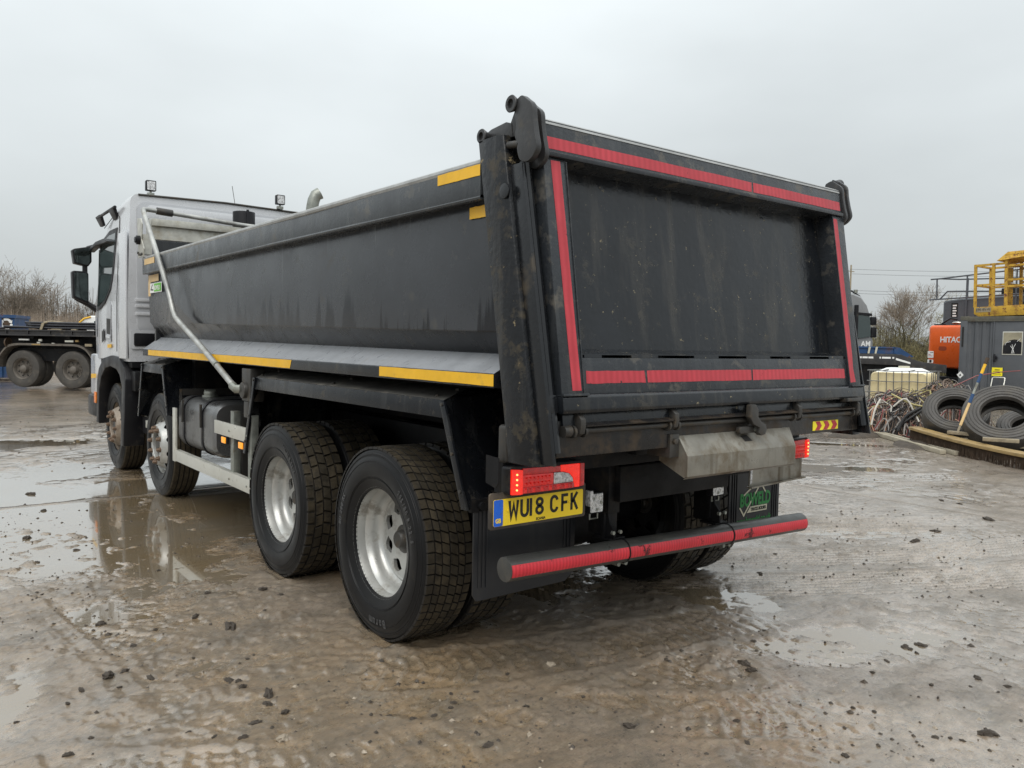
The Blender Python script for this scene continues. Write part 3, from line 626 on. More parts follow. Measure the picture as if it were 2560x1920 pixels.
for s in (-1, 1):
    a, b = (-1.236, -1.208) if s < 0 else (1.19, 1.214)
    mb = MB(); mb.prism([(y+(.045 if s > 0 else 0), z) for y, z in PAD], 'X', a, b); sp('hinge_plate', mb, HNG, tail, bevel=0.004)
    mb = MB(); mb.prism([(y+(.028 if s < 0 else .045), z-.012) for y, z in PAD], 'X', s*1.165, s*1.142); sp('hinge_plate', mb, HNG, tail, bevel=0.003)
    mb = MB(); mb.prism([(-1.14, 2.34), (-1.185, 2.38), (-1.18, 2.50), (-1.15, 2.55), (-1.10, 2.42)], 'X', s*1.168, s*1.205); sp('hinge_web', mb, RUST, tail)
    mb = MB(); mb.prism([(-0.872, 2.468), (-0.885, 2.49), (-0.92, 2.500), (-1.023, 2.510), (-1.06, 2.498), (-1.07, 2.44), (-0.88, 2.44)], 'X', s*1.205, s*1.18); sp('hinge_arm', mb, HNG, body, bevel=.003)
    mb = MB(); mb.prism([(-1.045, 2.44), (-1.05, 2.50), (-1.086, 2.56), (-1.11, 2.585), (-1.14, 2.57), (-1.14, 2.5), (-1.09, 2.44)], 'X', s*1.202, s*1.17); sp('hinge_link', mb, HNG, body, bevel=.003)
    for (y, z, r, e) in ((-1.106, 2.560, .036, 1.248), (-0.898, 2.468, .032, 1.246)):
        mb = MB(); mb.lathe([(0, r*.45), (0, r), (s*.022, r), (s*.03, r*.9)], 24, s*(e-.03), y, z); mb2 = MB()
        mb = MB(); mb.lathe([(s*(1.20), r*.5), (s*(e-.004), r), (s*e, r*.92), (s*e, r*.55), (s*(e-.012), r*.5), (s*(e-.012), 0.001)], 24, 0, y, z); sp('hinge_pin', mb, HNG, body)
    mb = MB(); mb.cyl((s*1.215, -1.06, 2.405), (s*1.215, -1.135, 2.397), 0.016, 12); sp('stop_bolt', mb, DKST, body)
# hinge tube with lugs and latch
mb = MB(); mb.tube([(-1.12, -1.345, 1.226), (1.115, -1.345, 1.219)], 0.0135, 14); mb.cyl((-1.135, -1.345, 1.226), (-1.095, -1.345, 1.226), .024, 12); mb.cyl((1.09, -1.345, 1.219), (1.125, -1.345, 1.219), .02, 12); sp('lock_tube', mb, DKST, tail)
LUG = [(-1.295, 1.30), (-1.345, 1.302), (-1.378, 1.275), (-1.380, 1.245), (-1.372, 1.215), (-1.35, 1.203), (-1.325, 1.205), (-1.32, 1.25), (-1.30, 1.27)]
for x in (-1.05, -.475, .106, .503, 1.085):
    mb = MB(); mb.prism(LUG, 'X', x-.014, x+.014); sp('lug', mb, DKST, tail, bevel=.004)
    for e in (-.03, .03):
        mb = MB(); mb.lathe([(-.006, .014), (-.006, .026), (.006, .026), (.006, .014)], 16, x+e, -1.345, 1.2225); sp('lock_collar', mb, DKST, tail)
mb = MB(); mb.prism([(0.035, 1.30), (0.075, 1.302), (0.098, 1.275), (0.098, 1.24), (0.125, 1.215), (0.162, 1.20), (0.172, 1.175), (0.16, 1.150), (0.128, 1.145), (0.105, 1.16), (0.112, 1.185), (0.06, 1.205), (0.03, 1.24)], 'Y', -1.405, -1.375); lh = sp('latch_hook', mb, DKST, tail, bevel=.005)
mb = MB(); mb.prism(rrect(-.01, .135, 1.158, 1.192, .016), 'Y', -1.374, -1.35); sp('latch_bar', mb, DKST, tail, bevel=.004)
mb = MB(); mb.cyl((.118, -1.374, 1.174), (.118, -1.385, 1.174), .014, 12); sp('latch_pin', mb, STEEL, tail)
# rear guard hood
mb = MB(); x0, x1 = -.412, .445
T = [(-1.331, 1.168), (-1.392, 1.079), (-1.392, .985), (-1.375, .975), (-1.24, 1.03)]
for i in range(3):
    y0, z0 = T[i]; y1, z1 = T[i+1]
    mb.hexa([(x0, y1, z1), (x1, y1, z1-.004), (x1, y1+.006, z1-.006), (x0, y1+.006, z1-.006), (x0, y0, z0), (x1+(.03 if i == 0 else 0), y0, z0-.004), (x1+(.03 if i == 0 else 0), y0+.006, z0-.008), (x0, y0+.006, z0-.006)])
HOOD = pmat('hood_bare_steel', (0.25, 0.235, 0.20), 0.36, metal=0.45, var=0.25, vscale=4, dirt=(0.12, 0.085, 0.045), damt=0.36, dscale=4.5, bump=0.1, streak=(0.09, 0.068, 0.04), samt=0.8)
hood = sp('guard_hood', mb, HOOD, truck, bevel=.002)
for xs2 in (x0, x1-.006):
    mb = MB(); mb.prism([(-1.333, 1.163), (-1.390, 1.077), (-1.390, .987), (-1.372, .977), (-1.22, 1.04), (-1.22, 1.155)], 'X', xs2+.001, xs2+.005); sp('hood_side', mb, HOOD, hood)
mb = MB(); mb.box(-.475, -.413, -1.34, -1.20, 1.07, 1.178); mb.cyl((-.445, -1.34, 1.145), (-.445, -1.352, 1.145), .016, 6); sp('hood_mount', mb, DKST, hood, bevel=.004)
mb = MB(); mb.add([(.03, -1.347, 1.1455), (.085, -1.347, 1.1455), (.11, -1.366, 1.1175), (.05, -1.366, 1.1175)], [(0,1,2,3)]); sp('latch_slot', mb, INK, hood, smooth=0)
# --- chassis
mb = MB()
for s in (-1, 1):
    mb.box(s*.43-.04, s*.43+.04, -.95, 7.4, .74, 1.02); mb.box(s*.40-.04, s*.40+.04, -1.1, 4.95, 1.05, 1.36)
for y in (-.95, .7, 2.1, 3.4, 4.9): mb.box(-.43, .43, y-.04, y+.04, .80, .98)
mb.box(-1.0, 1.0, -1.05, -.95, 1.0, 1.10)
frame = sp('chassis_frame', mb, UND, truck, bevel=.005)
mb = MB()
for y in (0, 1.4016):
    mb.tube([(-.7, y, .503), (-.3, y, .50), (-.2, y, .5), (.2, y, .5), (.3, y, .5), (.7, y, .503)], [.09, .10, .2, .2, .10, .09], 14)
for y in (4.6626, 6.622): mb.box(-.8, .8, y-.06, y+.06, .42, .54)
mb.tube([(0, 0, .55), (0, 4.5, .8)], .06, 10)
sp('axle', mb, UND, truck)
mb = MB()
for s in (-1, 1):
    for y in (.7,): mb.box(s*.52-.05, s*.52+.05, y-1.0, y+1.0, .62, .68)
    mb.cyl((s*.55, .35, .62), (s*.55, .35, .95), .09, 14); mb.cyl((s*.55, 1.75, .62), (s*.55, 1.75, .95), .09, 14)
for k in range(7): mb.cyl((-.75, -.02+.0*k+k*.035-.25, .98), (-.6, -.02+k*.035-.25, .98), .05, 12)
sp('suspension', mb, UND, truck)
mb = MB(); mb.box(-.9, .9, 2.2, 2.35, .55, 1.3); sp('underbody_panel', mb, UND, truck); mb = MB(); mb.box(-.95, .95, 4.2, 4.3, .9, 1.36); sp('underbody_panel', mb, UND, truck)  # black background panels added to fill the underbody
# battery box, air lines etc. between axles 1 and 2
mb = MB(); mb.box(-1.10, -.5, 5.25, 5.62, .52, 1.12); sp('battery_box', mb, PLA, truck, bevel=.02)
mb = MB(); mb.tube(fillet([(-1.13, 5.45, 1.10), (-1.16, 5.40, 1.08), (-1.16, 5.40, .86), (-1.13, 5.42, .84)], .02), .010, 6); sp('box_handle', mb, ALU, truck)
for k, (y, z0) in enumerate(((5.3, .8), (5.2, .75), (5.35, .7))):
    mb = MB(); mb.tube(fillet([(-1.0, 5.6, z0+.1), (-1.12, y, z0-.12), (-1.05, y-.2, z0-.2), (-.8, y-.3, z0)], .15), .011, 6); sp('air_hose', mb, PLA, truck)
mb = MB(); mb.box(-1.12, -1.06, 5.32, 5.40, .60, .68); sp('valve_block', mb, ALU, truck, bevel=.005)
# --- wheels (outer face towards -X)
def blocks(mb, R0, rows, depth=.014, mi=2):
    rb_ = random.Random(int(depth*1e4))
    for (xa, xb, n, off, gap, skew) in rows:
        for i in range(n):
            a0 = 2*math.pi*(i+off)/n; da = 2*math.pi/n*(1-gap)*rb_.uniform(.95, 1.03); V = []; R = R0-rb_.uniform(0, .0022)
            for rr, ins in ((R0-depth, 0), (R, .0022)):
                for (x, t) in ((xa+ins, 0), (xb-ins, 0), (xb-ins, 1), (xa+ins, 1)):
                    a = a0+da*t+(ins/R if t == 0 else -ins/R)+skew*(x-xa)/R; V.append((x, rr*math.cos(a), rr*math.sin(a)))
            mb.add(V, [(4,5,6,7), (0,1,5,4), (1,2,6,5), (2,3,7,6), (3,0,4,7)], mi if rb_.random() < .62 else 4)
            mb.m[-4:] = [3]*4
PR = [(-.100, .285), (-.118, .290), (-.122, .302), (-.131, .325), (-.142, .36), (-.147, .40), (-.1455, .43), (-.1405, .455), (-.1385, .458), (-.1375, .462), (-.135, .478), (-.132, .481), (-.130, .49)]
def side_x(r): 
    return -np.interp(r, [p[1] for p in PR], [-p[0] for p in PR])
R = .515
def tyre_mb(kind):
    mb = MB(); inner = R-.014 if kind != 'rib' else R
    if kind == 'rib':
        tr = [(-.122, .503), (-.112, R-.002)]
        for g in (-.068, -.024, .024, .068): tr += [(g-.006, R), (g-.005, R-.012), (g+.005, R-.012), (g+.006, R)]
        tr += [(.112, R-.002), (.122, .503)]
        mis_t = []
    else: tr = [(-.126, .497), (-.118, R-.015), (.118, R-.015), (.126, .497)]
    prof = PR+tr+[(-x, r) for x, r in PR[::-1]]
    mis = []
    for i in range(len(prof)-1):
        a, b = prof[i], prof[i+1]
        t = min(a[1], b[1]) > .49
        mis.append(0 if not t else (2 if (kind == 'rib' and min(a[1], b[1]) > R-.004) or (max(a[1], b[1]) < R-.0) and abs(a[0]) > .11 else 3))
    mb.lathe(prof, 96, mis=mis)
    if kind == 'grid': blocks(mb, R, [(-.132, -.090, 60, 0, .07, .0), (-.087, -.050, 60, .0, .07, .45), (-.047, -.0015, 60, .15, .07, .45), (.0015, .047, 60, .3, .07, .45), (.050, .087, 60, .45, .07, .45), (.090, .132, 60, .6, .07, 0)])
    if kind == 'block': blocks(mb, R, [(-.133, -.086, 42, 0, .16, 0), (-.078, -.030, 42, .35, .09, -.25), (-.025, .025, 42, .0, .09, .25), (.030, .078, 42, .4, .09, -.25), (.086, .133, 42, .2, .16, 0)], .016)
    return mb
TY = {}
def ring_text(mb, s, rad, a0, size, mi=1, step=None, bold=.001, sx=.8):
    a = math.radians(a0)
    for ch_ in s:
        wd = size*.62*sx if ch_ != ' ' else size*.35
        am = a-wd/2/rad
        if ch_ != ' ':
            cs, sn = math.cos(am), math.sin(am)
            def fn(x, y, z):
                rr = rad+y; A = rr*cs+x*sn; B = rr*sn-x*cs     # in-plane: A towards the rear, B up
                q = math.hypot(A, B); return (side_x(q)-.0005-z, -A, B)
            t = text_mb(ch_, size, .003, fn, bold=bold, sx=sx, align='CENTER'); mb.join(t, mi=mi)
        a -= wd*1.12/rad
LETT = pmat('tyre_lettering', (0.055, 0.055, 0.056), 0.42, var=0.2)
def tyre_mesh(kind, text):
    mb = tyre_mb(kind)
    for s, rad, a0, size in text: ring_text(mb, s, rad, a0, size)
    # concentric mould rings on the wall
    for rr in (.345, .352, .437, .470):
        mb.lathe([(side_x(rr)+.001, rr-.0015), (side_x(rr)-.0026, rr), (side_x(rr)+.001, rr+.0015)], 96, mi=0)
    return mb
def rim_rear():
    mb = MB(); X0 = -.1147
    P = [(X0+.012, .306), (X0-.004, .304), (X0-.006, .298), (X0-.002, .291), (X0+.012, .2855), (X0+.06, .281), (X0+.075, .268), (X0+.105, .262), (X0+.125, .259), (X0+.142, .250), (X0+.150, .238), (X0+.143, .226), (X0+.147, .215)]
    mb.lathe(P, 72); n = 8; xd = X0+.147
    # disc with hand holes: ring sectors
    for i in range(n*8):
        a0 = 2*math.pi*i/(n*8); a1 = 2*math.pi*(i+1)/(n*8)
        def hole(a):
            ph = (a*n/(2*math.pi)) % 1; d = (ph-.5)*2*math.pi/n*.170
            return math.sqrt(max(0, .037**2-d*d))
        h0, h1 = hole(a0), hole(a1); c = lambda r, a, x=xd: (x, r*math.cos(a), r*math.sin(a)); rm = .170
        mb.add([c(.215, a0), c(.215, a1), c(rm+h1, a1), c(rm+h0, a0)], [(0,1,2,3)]); mb.add([c(rm-h0, a0), c(rm-h1, a1), c(.072, a1), c(.072, a0)], [(0,1,2,3)])
        if h0 or h1:
            for sgn in (1, -1): mb.add([c(rm+sgn*h0, a0), c(rm+sgn*h1, a1), c(rm+sgn*h1, a1, xd+.02), c(rm+sgn*h0, a0, xd+.02)], [(0,1,2,3)])
    return mb
def hub_rear():
    mb = MB(); X0 = -.1147; mb.lathe([(X0+.150, .080), (X0+.143, .075), (X0+.138, .055), (X0+.112, .047), (X0+.106, .040), (X0+.105, .001)], 32); mb.lathe([(X0+.26, .29), (X0+.26, .001)], 32); return mb
def rim_front():
    mb = MB(); X0 = -.1147
    mb.lathe([(X0+.012, .306), (X0-.004, .304), (X0-.006, .298), (X0-.002, .291), (X0+.012, .2855), (X0+.05, .281), (X0+.065, .266), (X0+.068, .255)], 72); n = 10
    cone = lambda r: X0+.055-(.262-r)/(.262-.205)*.085
    for i in range(n*8):
        a0 = 2*math.pi*i/(n*8); a1 = 2*math.pi*(i+1)/(n*8)
        def hole(a):
            ph = (a*n/(2*math.pi)) % 1; d = (ph-.5)*2*math.pi/n*.235
            return math.sqrt(max(0, 1-(d/.026)**2))*.017 if abs(d) < .026 else 0
        h0, h1 = hole(a0), hole(a1); c = lambda r, a: (cone(r), r*math.cos(a), r*math.sin(a)); rm = .237
        mb.add([c(.258, a0), c(.258, a1), c(rm+h1, a1), c(rm+h0, a0)], [(0,1,2,3)]); mb.add([c(rm-h0, a0), c(rm-h1, a1), c(.207, a1), c(.207, a0)], [(0,1,2,3)])
    xf = cone(.207); mb.lathe([(xf, .207), (xf-.012, .2), (xf-.02, .19), (xf-.021, .142), (xf-.016, .138), (xf+.05, .135)], 72)
    return mb
X0F = -.1147+.055-.085-.021
nut = MB(); nut.cyl((X0F+.004, 0, 0), (X0F-.006, 0, 0), .025, 12); nut.cyl((X0F-.006, 0, 0), (X0F-.026, 0, 0), .020, 6); nut.cyl((X0F-.026, 0, 0), (X0F-.036, 0, 0), .013, 8)
def make_wheel(kind, text, front, hubm):
    w_ = obj('wheel', rim_front() if front else rim_rear(), RIM if hubm is None else [RIM, hubm], None, recalc=True)
    ty = obj('tyre', tyre_mesh(kind, text), [RUB, LETT, TREAD, GROOVE, TREAD2], w_, smooth=30)
    if front:
        h = MB(); h.lathe([(X0F+.07, .137), (X0F+.045, .135), (X0F+.035, .10), (X0F+.02, .085), (X0F+.012, .001)], 28); obj('hub', h, DKST, w_)
        h = MB(); h.lathe([(X0F+.2, .27), (X0F+.2, .001)], 28); obj('brake_drum', h, UND, w_)
        n0 = None
        for k in range(10):
            a = 2*math.pi*(k+.3)/10
            if n0 is None: n0 = obj('wheel_nut', nut, RIMD, w_); o = n0
            else: o = n0.copy(); COL.objects.link(o); o.parent = w_
            o.location = (0, .168*math.cos(a), .168*math.sin(a))
    else:
        obj('hub', hub_rear(), DKST, w_)
    return w_
ZW = .503
TXT4 = [('BD 200 RS', .395, 176, .040), ('295/80 R 22.5', .385, 52, .040), ('Barum', .40, -72, .062)]
TXT3 = [('295/80 R 22.5', .39, 70, .036)]
TXTF = [('GOODYEAR', .41, -55, .052), ('GOODYEAR', .41, 118, .052)]
w4 = make_wheel('grid', TXT4, False, None); w4.parent = truck; w4.location = (-1.111, 0, ZW); w4.rotation_euler.x = math.radians(-8)
w4.rotation_euler.x = 0
w3 = make_wheel('block', TXT3, False, None); w3.parent = truck; w3.location = (-1.111, 1.4016, ZW)
wf = make_wheel('rib', TXTF, True, None); wf.parent = truck; wf.location = (-1.0323, 4.6626, ZW)
wf1 = copy_tree(wf, truck); wf1.location = (-1.0323, 6.622, ZW); wf1.rotation_euler.x = .5
hubr = pmat('rim_rusty', (0.30, 0.25, 0.20), 0.55, metal=0.4, var=0.35, vscale=9, dirt=(0.14, 0.09, 0.055), damt=0.4, dscale=9, bump=.1)
wf1.data = wf1.data.copy(); wf1.data.materials[0] = hubr
for (x, y, rz, src) in ((-.785, 0, math.pi, w3), (-.785, 1.4016, math.pi, w3), (.785, 0, 0, w3), (1.111, 0, math.pi, w3), (.785, 1.4016, 0, w3), (1.111, 1.4016, math.pi, w3), (1.0323, 4.6626, math.pi, wf), (1.0323, 6.622, math.pi, wf)):
    c = copy_tree(src, truck); c.location = (x, y, ZW); c.rotation_euler.z = rz; c.rotation_euler.x = y*.3
    if src is w3:
        if 'dm' not in globals(): dm = w3.data.copy(); dm.materials[0] = UND
        c.data = dm
# --- mudguards
GTOP = pmat('mudguard_top', (0.085, 0.082, 0.076), 0.42, var=.3, vscale=5, dirt=(0.20, 0.18, 0.15), damt=.3, dscale=7, bump=.12, bscale=30)
def mudguard(y0, y1, yt0, yt1, zf, zb):      # rear y0, front y1; legs flare; bottom heights
    mb = MB()
    A = [(-1.0, y0+.12, 1.354), (-1.222, y0, 1.305), (-1.230, y0-.005, 1.222)]; B = [(-1.0, y1-.0+.20, 1.354), (-1.222, y1, 1.303), (-1.230, y1, 1.218)]
    t = .006
    for i in range(2):
        a0, a1, b0, b1 = A[i], A[i+1], B[i], B[i+1]
        off = (0, 0, -t) if i == 0 else (t, 0, 0)
        mb.hexa([tuple(np.add(q, off)) for q in (a0, a1, b1, b0)]+[a0, a1, b1, b0])
    mb.m[:6] = [1]*6; top = obj('mudguard', mb, [GUARD, GTOP], truck, bevel=.003)
    # front and rear leg panels
    for (yt, yb, zb_, xin) in ((y1, yt1, zf, -.55), (y0, yt0, zb, -.50)):
        sg = 1 if yt == y1 else -1
        sh_ = .20 if sg > 0 else .12; m2 = MB(); P = [(-1.23, yt, 1.30), (-1.0, yt+sh_, 1.352), (xin, yt+sh_, 1.352), (xin, yb+sh_, zb_-.1), (-1.0, yb+sh_, zb_-.1), (-1.23, yb, zb_)]
        m2.add(P, [(0,1,2,3,4,5)]); m2.add([(x, y-sg*.006, z) for x, y, z in P], [(5,4,3,2,1,0)])
        obj('mudguard_panel', m2, GUARD, top, smooth=0)
        m3 = MB(); m3.hexa([(-1.236, yb-.022, zb_-.01), (-1.222, yb-.022, zb_-.01), (-1.222, yb+.022, zb_-.01), (-1.236, yb+.022, zb_-.01), (-1.236, yt-.02, 1.30), (-1.222, yt-.02, 1.30), (-1.222, yt+.02, 1.30), (-1.236, yt+.02, 1.30)])
        obj('mudguard_edge', m3, GUARD, top, bevel=.003)
        nb = None
        for f in (.03, .5, .85):
            yy = yt+(yb-yt)*f; z2 = 1.30+(zb_-1.30)*f
            m4 = MB(); m4.cyl((-1.236, yy, z2), (-1.243, yy, z2), .009, 6); obj('bolt', m4, DKST, top)
    for f in (.03, .5, .97):
        yy = y0+(y1-y0)*f
        for x, z in ((-1.06, 1.345), (-1.18, 1.318)):
            m4 = MB(); m4.cyl((x, yy+.05, z-.004), (x-.002, yy+.05, z+.006), .010, 6); obj('bolt', m4, DKST, top)
    return top
mudguard(-.60, 1.85, -.80, 2.05, .745, .83)
mudguard(4.29, 5.05, 4.12, 5.22, .755, .85)
# mud flaps
FLAP = pmat('rubber_flap', (0.013, 0.014, 0.017), 0.42, var=0.2, dirt=(0.05, 0.042, 0.03), damt=0.12, dscale=5, streak=(0.045, 0.042, 0.038), samt=0.4, bump=0.05)
def flap(x0, x1, z0, z1, y):
    mb = MB(); P = [(x0+.0, z1), (x0, z0+.03), (x0+.02, z0), (x1-.06, z0+.005), (x1, z0+.05), (x1, z1)]
    mb.prism(P, 'Y', y-.005, y+.005); f = obj('mud_flap', mb, FLAP, truck)
    for k in range(3):
        for e in (x0+.03+k*.022, x1-.03-k*.022):
            m2 = MB(); m2.box(e-.004, e+.004, y-.010, y-.0055, z0+.06, z1-.02); obj('flap_rib', m2, FLAP, f)
    return f
flap(-1.171, -.545, .383, .835, -.785)
FR = flap(.755, 1.275, .383, .84, -.75)
mb = MB(); mb.box(-1.19, -.5, -.795, -.77, .80, .86); mb.cyl((-1.14, -.8, .83), (-1.14, -.82, .83), .02, 12); sp('flap_bar', mb, UND, truck, bevel=.004)
mb = MB(); mb.box(.5, 1.26, -.76, -.735, .80, .86); sp('flap_bar', mb, UND, truck, bevel=.004)
fy = -.7555
def ff(x, y, z): return (x, fy-z, y)
mb = text_mb('BOWELD', .112, .002, lambda x, y, z: ff(.862+x, .592+y, z), bold=.004, sx=.68); sp('flap_lettering', mb, GRN, FR, smooth=0)
mb = ribbon([(.89, .655), (1.055, .745), (1.135, .655)], .010, .0015, ff); mb.join(ribbon([(.862, .588), (.905, .535), (1.09, .745)], .011, .0012, ff)); sp('flap_emblem', mb, CRM, FR, smooth=0)
mb = MB(); mb.prism([(.935, .548), (1.14, .548), (1.145, .585), (.97, .585)], 'Y', fy-.0025, fy); sp('flap_emblem', mb, CRM, FR)
mb = text_mb('TRUCK BODIES', .028, .001, lambda x, y, z: ff(.972+x, .557+y, z+.003), bold=.001, sx=.82); sp('flap_lettering', mb, INK, FR, smooth=0)
mb = text_mb('www.boweld.co.uk', .058, .0015, lambda x, y, z: ff(.81+x, .482+y, z), bold=.0008, sx=.84); sp('flap_lettering', mb, GRN, FR, smooth=0)
# --- rear lamp clusters
def lamp(x0, x1, z0, z1, y, flip):
    mb = MB(); mb.prism(rrect(x0-.004, x1+.006, z0-.004, z1+.006, .016), 'Y', y, y+.06); h = obj('tail_lamp', mb, PLA, truck, bevel=.006)
    W = x1-x0; H = z1-z0
    X = lambda u: x0+u*W if not flip else x1-u*W
    Z = lambda v: z0+v*H
    def lens(nm, poly, m, d=.006, bev=.003):
        q = MB(); P = [(X(u), Z(v)) for u, v in poly]; q.prism(P, 'Y', y-d, y+.001); obj(nm, q, m, h, bevel=bev)
    lens('lens', [(0, .03), (.12, 0), (.12, .93), (0, .97)], LLIT, .012)
    lens('lens', [(.12, .0), (.15, .0), (.15, .9), (.12, .93)], LLIT, .008)
    lens('lens', [(.15, .72), (.66, .70), (.66, .93), (.15, .97)], LREDD, .007)
    lens('lens', [(.15, .02), (.86, .02), (.85, .25), (.15, .25)], LREDD, .008)
    lens('lens', [(.15, .255), (.56, .255), (.56, .695), (.15, .715)], LRED, .007)
    lens('reversing_lens', [(.563, .26), (.84, .27), (.83, .42), (.78, .6), (.68, .69), (.563, .69)], LWHT, .009)
    lens('lens', [(.665, .70), (.70, .69), (.79, .6), (.84, .42), (.865, .03), (.935, .03), (.935, .95), (.665, .95)], LLIT, .007)
    lens('lens', [(.937, .04), (1, .06), (1, .94), (.937, .95)], LREDD, .008)
    for r_ in range(2):
        for k in range(7):
            q = MB(); u = .19+.052*k; v = .36+.2*r_; q.add([(X(u-.02), y-.0075, Z(v-.07)), (X(u+.02), y-.0075, Z(v-.07)), (X(u+.02), y-.0075, Z(v+.07)), (X(u-.02), y-.0075, Z(v+.07)), (X(u), y-.013, Z(v))], [(0,1,4), (1,2,4), (2,3,4), (3,0,4)]); obj('lens_prism', q, LRED, h, smooth=0)
    for k in range(12):
        q = MB(); u = .18+.056*k; v = .135; q.add([(X(u-.022), y-.0085, Z(v-.09)), (X(u+.022), y-.0085, Z(v-.09)), (X(u+.022), y-.0085, Z(v+.09)), (X(u-.022), y-.0085, Z(v+.09)), (X(u+.01), y-.014, Z(v))], [(0,1,4), (1,2,4), (2,3,4), (3,0,4)]); obj('lens_prism', q, LREDD if k % 2 else LRED, h, smooth=0)
    for k in range(4):
        q = MB(); q.cyl((X(.06), y-.012, Z(.2+k*.19)), (X(.06), y-.016, Z(.2+k*.19)), .0042, 10); obj('diode', q, LDOT, h)
lamp(-1.205, -.785, .932, 1.048, -1.10, False)
lamp(.785, 1.028, .935, 1.048, -1.10, True)
mb = MB(); mb.prism([(-1.09, 1.095), (-1.0, 1.10), (-1.0, .98), (-1.07, .965), (-1.09, .99)], 'X', -1.262, -1.258); sp('lamp_bracket', mb, UND, truck)
mb = MB(); mb.box(-1.2, -.75, -1.04, -.98, .93, 1.08); mb.box(.7, 1.03, -1.04, -.98, .9, 1.08); sp('lamp_bracket', mb, UND, truck)
mb = MB(); mb.box(-1.205, -1.16, -1.06, -1.0, 1.06, 1.23); sp('side_buffer', mb, DKST, truck, bevel=.025, seg=4)
# --- number plate
PT = lambda x, y, z: (-1.255+x, -1.062-z, .797+y)   # x 0..0.52, y 0..0.111
mb = MB(); mb.prism(rrect(-1.280, -.728, .782, .940, .012), 'Y', -1.0575, -1.045); plate_f = sp('number_plate', mb, pmat('plate_surround', (0.05, 0.042, 0.035), 0.6, dirt=(0.12, .09, .06), damt=.4, dscale=12), truck, bevel=.003)
mb = MB(); mb.prism([(-1.262+q[0], .796+q[1]) for q in rrect(0, .515, 0, .116, .008)], 'Y', -1.0605, -1.058); sp('plate_face', mb, PLY, plate_f)
mb = MB(); mb.prism([(-1.262+q[0], .796+q[1]) for q in rrect(0.001, .05, .001, .115, .007)], 'Y', -1.0618, -1.0605); sp('plate_band', mb, PLB, plate_f)
mb = text_mb('GB', .026, .0006, lambda x, y, z: (-1.252+x, -1.0618-z, .812+y), bold=.001, sx=.85); sp('plate_letters', mb, PLY, plate_f, smooth=0)
arc = lambda cx, cy, rx, ry, a0, a1, n=8: [(cx+rx*math.cos(math.radians(a0+(a1-a0)*k/n)), cy+ry*math.sin(math.radians(a0+(a1-a0)*k/n))) for k in range(n+1)]
G = {'W': [([(0.0, 1), (.2, .06), (.5, .75), (.8, .06), (1, 1)], 0)], 'U': [([(.08, 1)]+arc(.5, .32, .42, .25, 180, 360)+[(.92, 1)], 0)], '1': [([(.5, 0), (.5, 1)], 0)],
     '8': [(arc(.5, .28, .40, .20, 0, 360, 20)[:-1], 1), (arc(.5, .735, .36, .18, 0, 360, 20)[:-1], 1)], 'C': [(arc(.5, .66, .42, .26, 10, 180, 10)+arc(.5, .34, .42, .26, 180, 350, 10), 0)],
     'F': [([(.1, 0), (.1, .92), (.95, .92)], 0), ([(.1, .5), (.85, .5)], 0)], 'K': [([(.1, 0), (.1, 1)], 0), ([(.92, 1), (.15, .45)], 0), ([(.38, .6), (.95, 0)], 0)]}
def plate_char(c, x, w_, h, y):
    mb = MB()
    for path, cl in G[c]: mb.join(ribbon([(x+u*w_, y+v*h) for u, v in path], .0135, .0012, lambda a, b, d: (-1.262+a, -1.0607-d, .796+b), bool(cl)))
    o = sp('plate_letter', mb, INK, plate_f, smooth=0)
for c, x, w_ in (('W', .085, .046), ('U', .148, .042), ('1', .183, .042), ('8', .232, .044), ('C', .318, .043), ('F', .384, .040), ('K', .440, .042)): plate_char(c, x, w_, .079, .026)
mb = text_mb('SCANIA', .016, .0006, lambda x, y, z: (-1.262+.235+x, -1.0607-z, .8+y), bold=.0006, sx=.95); sp('plate_letters', mb, INK, plate_f, smooth=0)
for x in (.075, .43):
    mb = MB(); mb.cyl((-1.262+x, -1.06, .86), (-1.262+x, -1.065, .86), .005, 10); sp('plate_screw', mb, PLY, plate_f)
# --- work lamps
def worklamp(x0, x1, z0, z1, y):
    mb = MB(); mb.prism(rrect(x0, x1, z0, z1, .008), 'Y', y, y+.045); l = obj('work_lamp', mb, PLA, truck, bevel=.003)
    m2 = MB(); m2.prism(rrect(x0+.005, x1-.005, z0+.006, z1-.006, .006), 'Y', y-.002, y+.001); obj('lens', m2, LWHT, l)
    for k in range(8):
        a = 2*math.pi*k/8; q = MB(); q.cyl(((x0+x1)/2+.030*math.cos(a), y-.0015, (z0+z1)/2+.032*math.sin(a)), ((x0+x1)/2+.030*math.cos(a), y-.005, (z0+z1)/2+.032*math.sin(a)), .008, 10); obj('lamp_bead', q, WHT if k % 3 else STEEL, l)
    m3 = MB(); m3.tube([(x0+.02, y+.02, z0), (x0+.02, y+.02, z0-.03), (x1-.02, y+.02, z0-.03), (x1-.02, y+.02, z0)], .005, 6); obj('lamp_bracket', m3, STEEL, l)
worklamp(-.602, -.510, .756, .858, -.955); worklamp(.336, .436, .745, .846, -.955)
mb = MB(); mb.prism(rrect(-.632, -.612, .80, .878, .006), 'Y', -.99, -.955); sp('plate_lamp', mb, LWHT, truck, bevel=.002)
# bracket plate below the right lamp
mb = MB(); mb.prism([(.53, .80), (.53, .92), (1.045, .92), (1.045, .81)], 'Y', -1.055, -1.05); mb.hexa([(.515, -1.085, .792), (1.045, -1.085, .808), (1.045, -1.05, .808), (.515, -1.05, .792), (.515, -1.085, .80), (1.045, -1.085, .816), (1.045, -1.05, .816), (.515, -1.05, .80)]); sp('lamp_bracket', mb, HOOD, truck)
mb = MB(); mb.box(.532, .550, -1.062, -1.055, .812, .905); sp('plate_lamp', mb, LWHT, truck, bevel=.002)
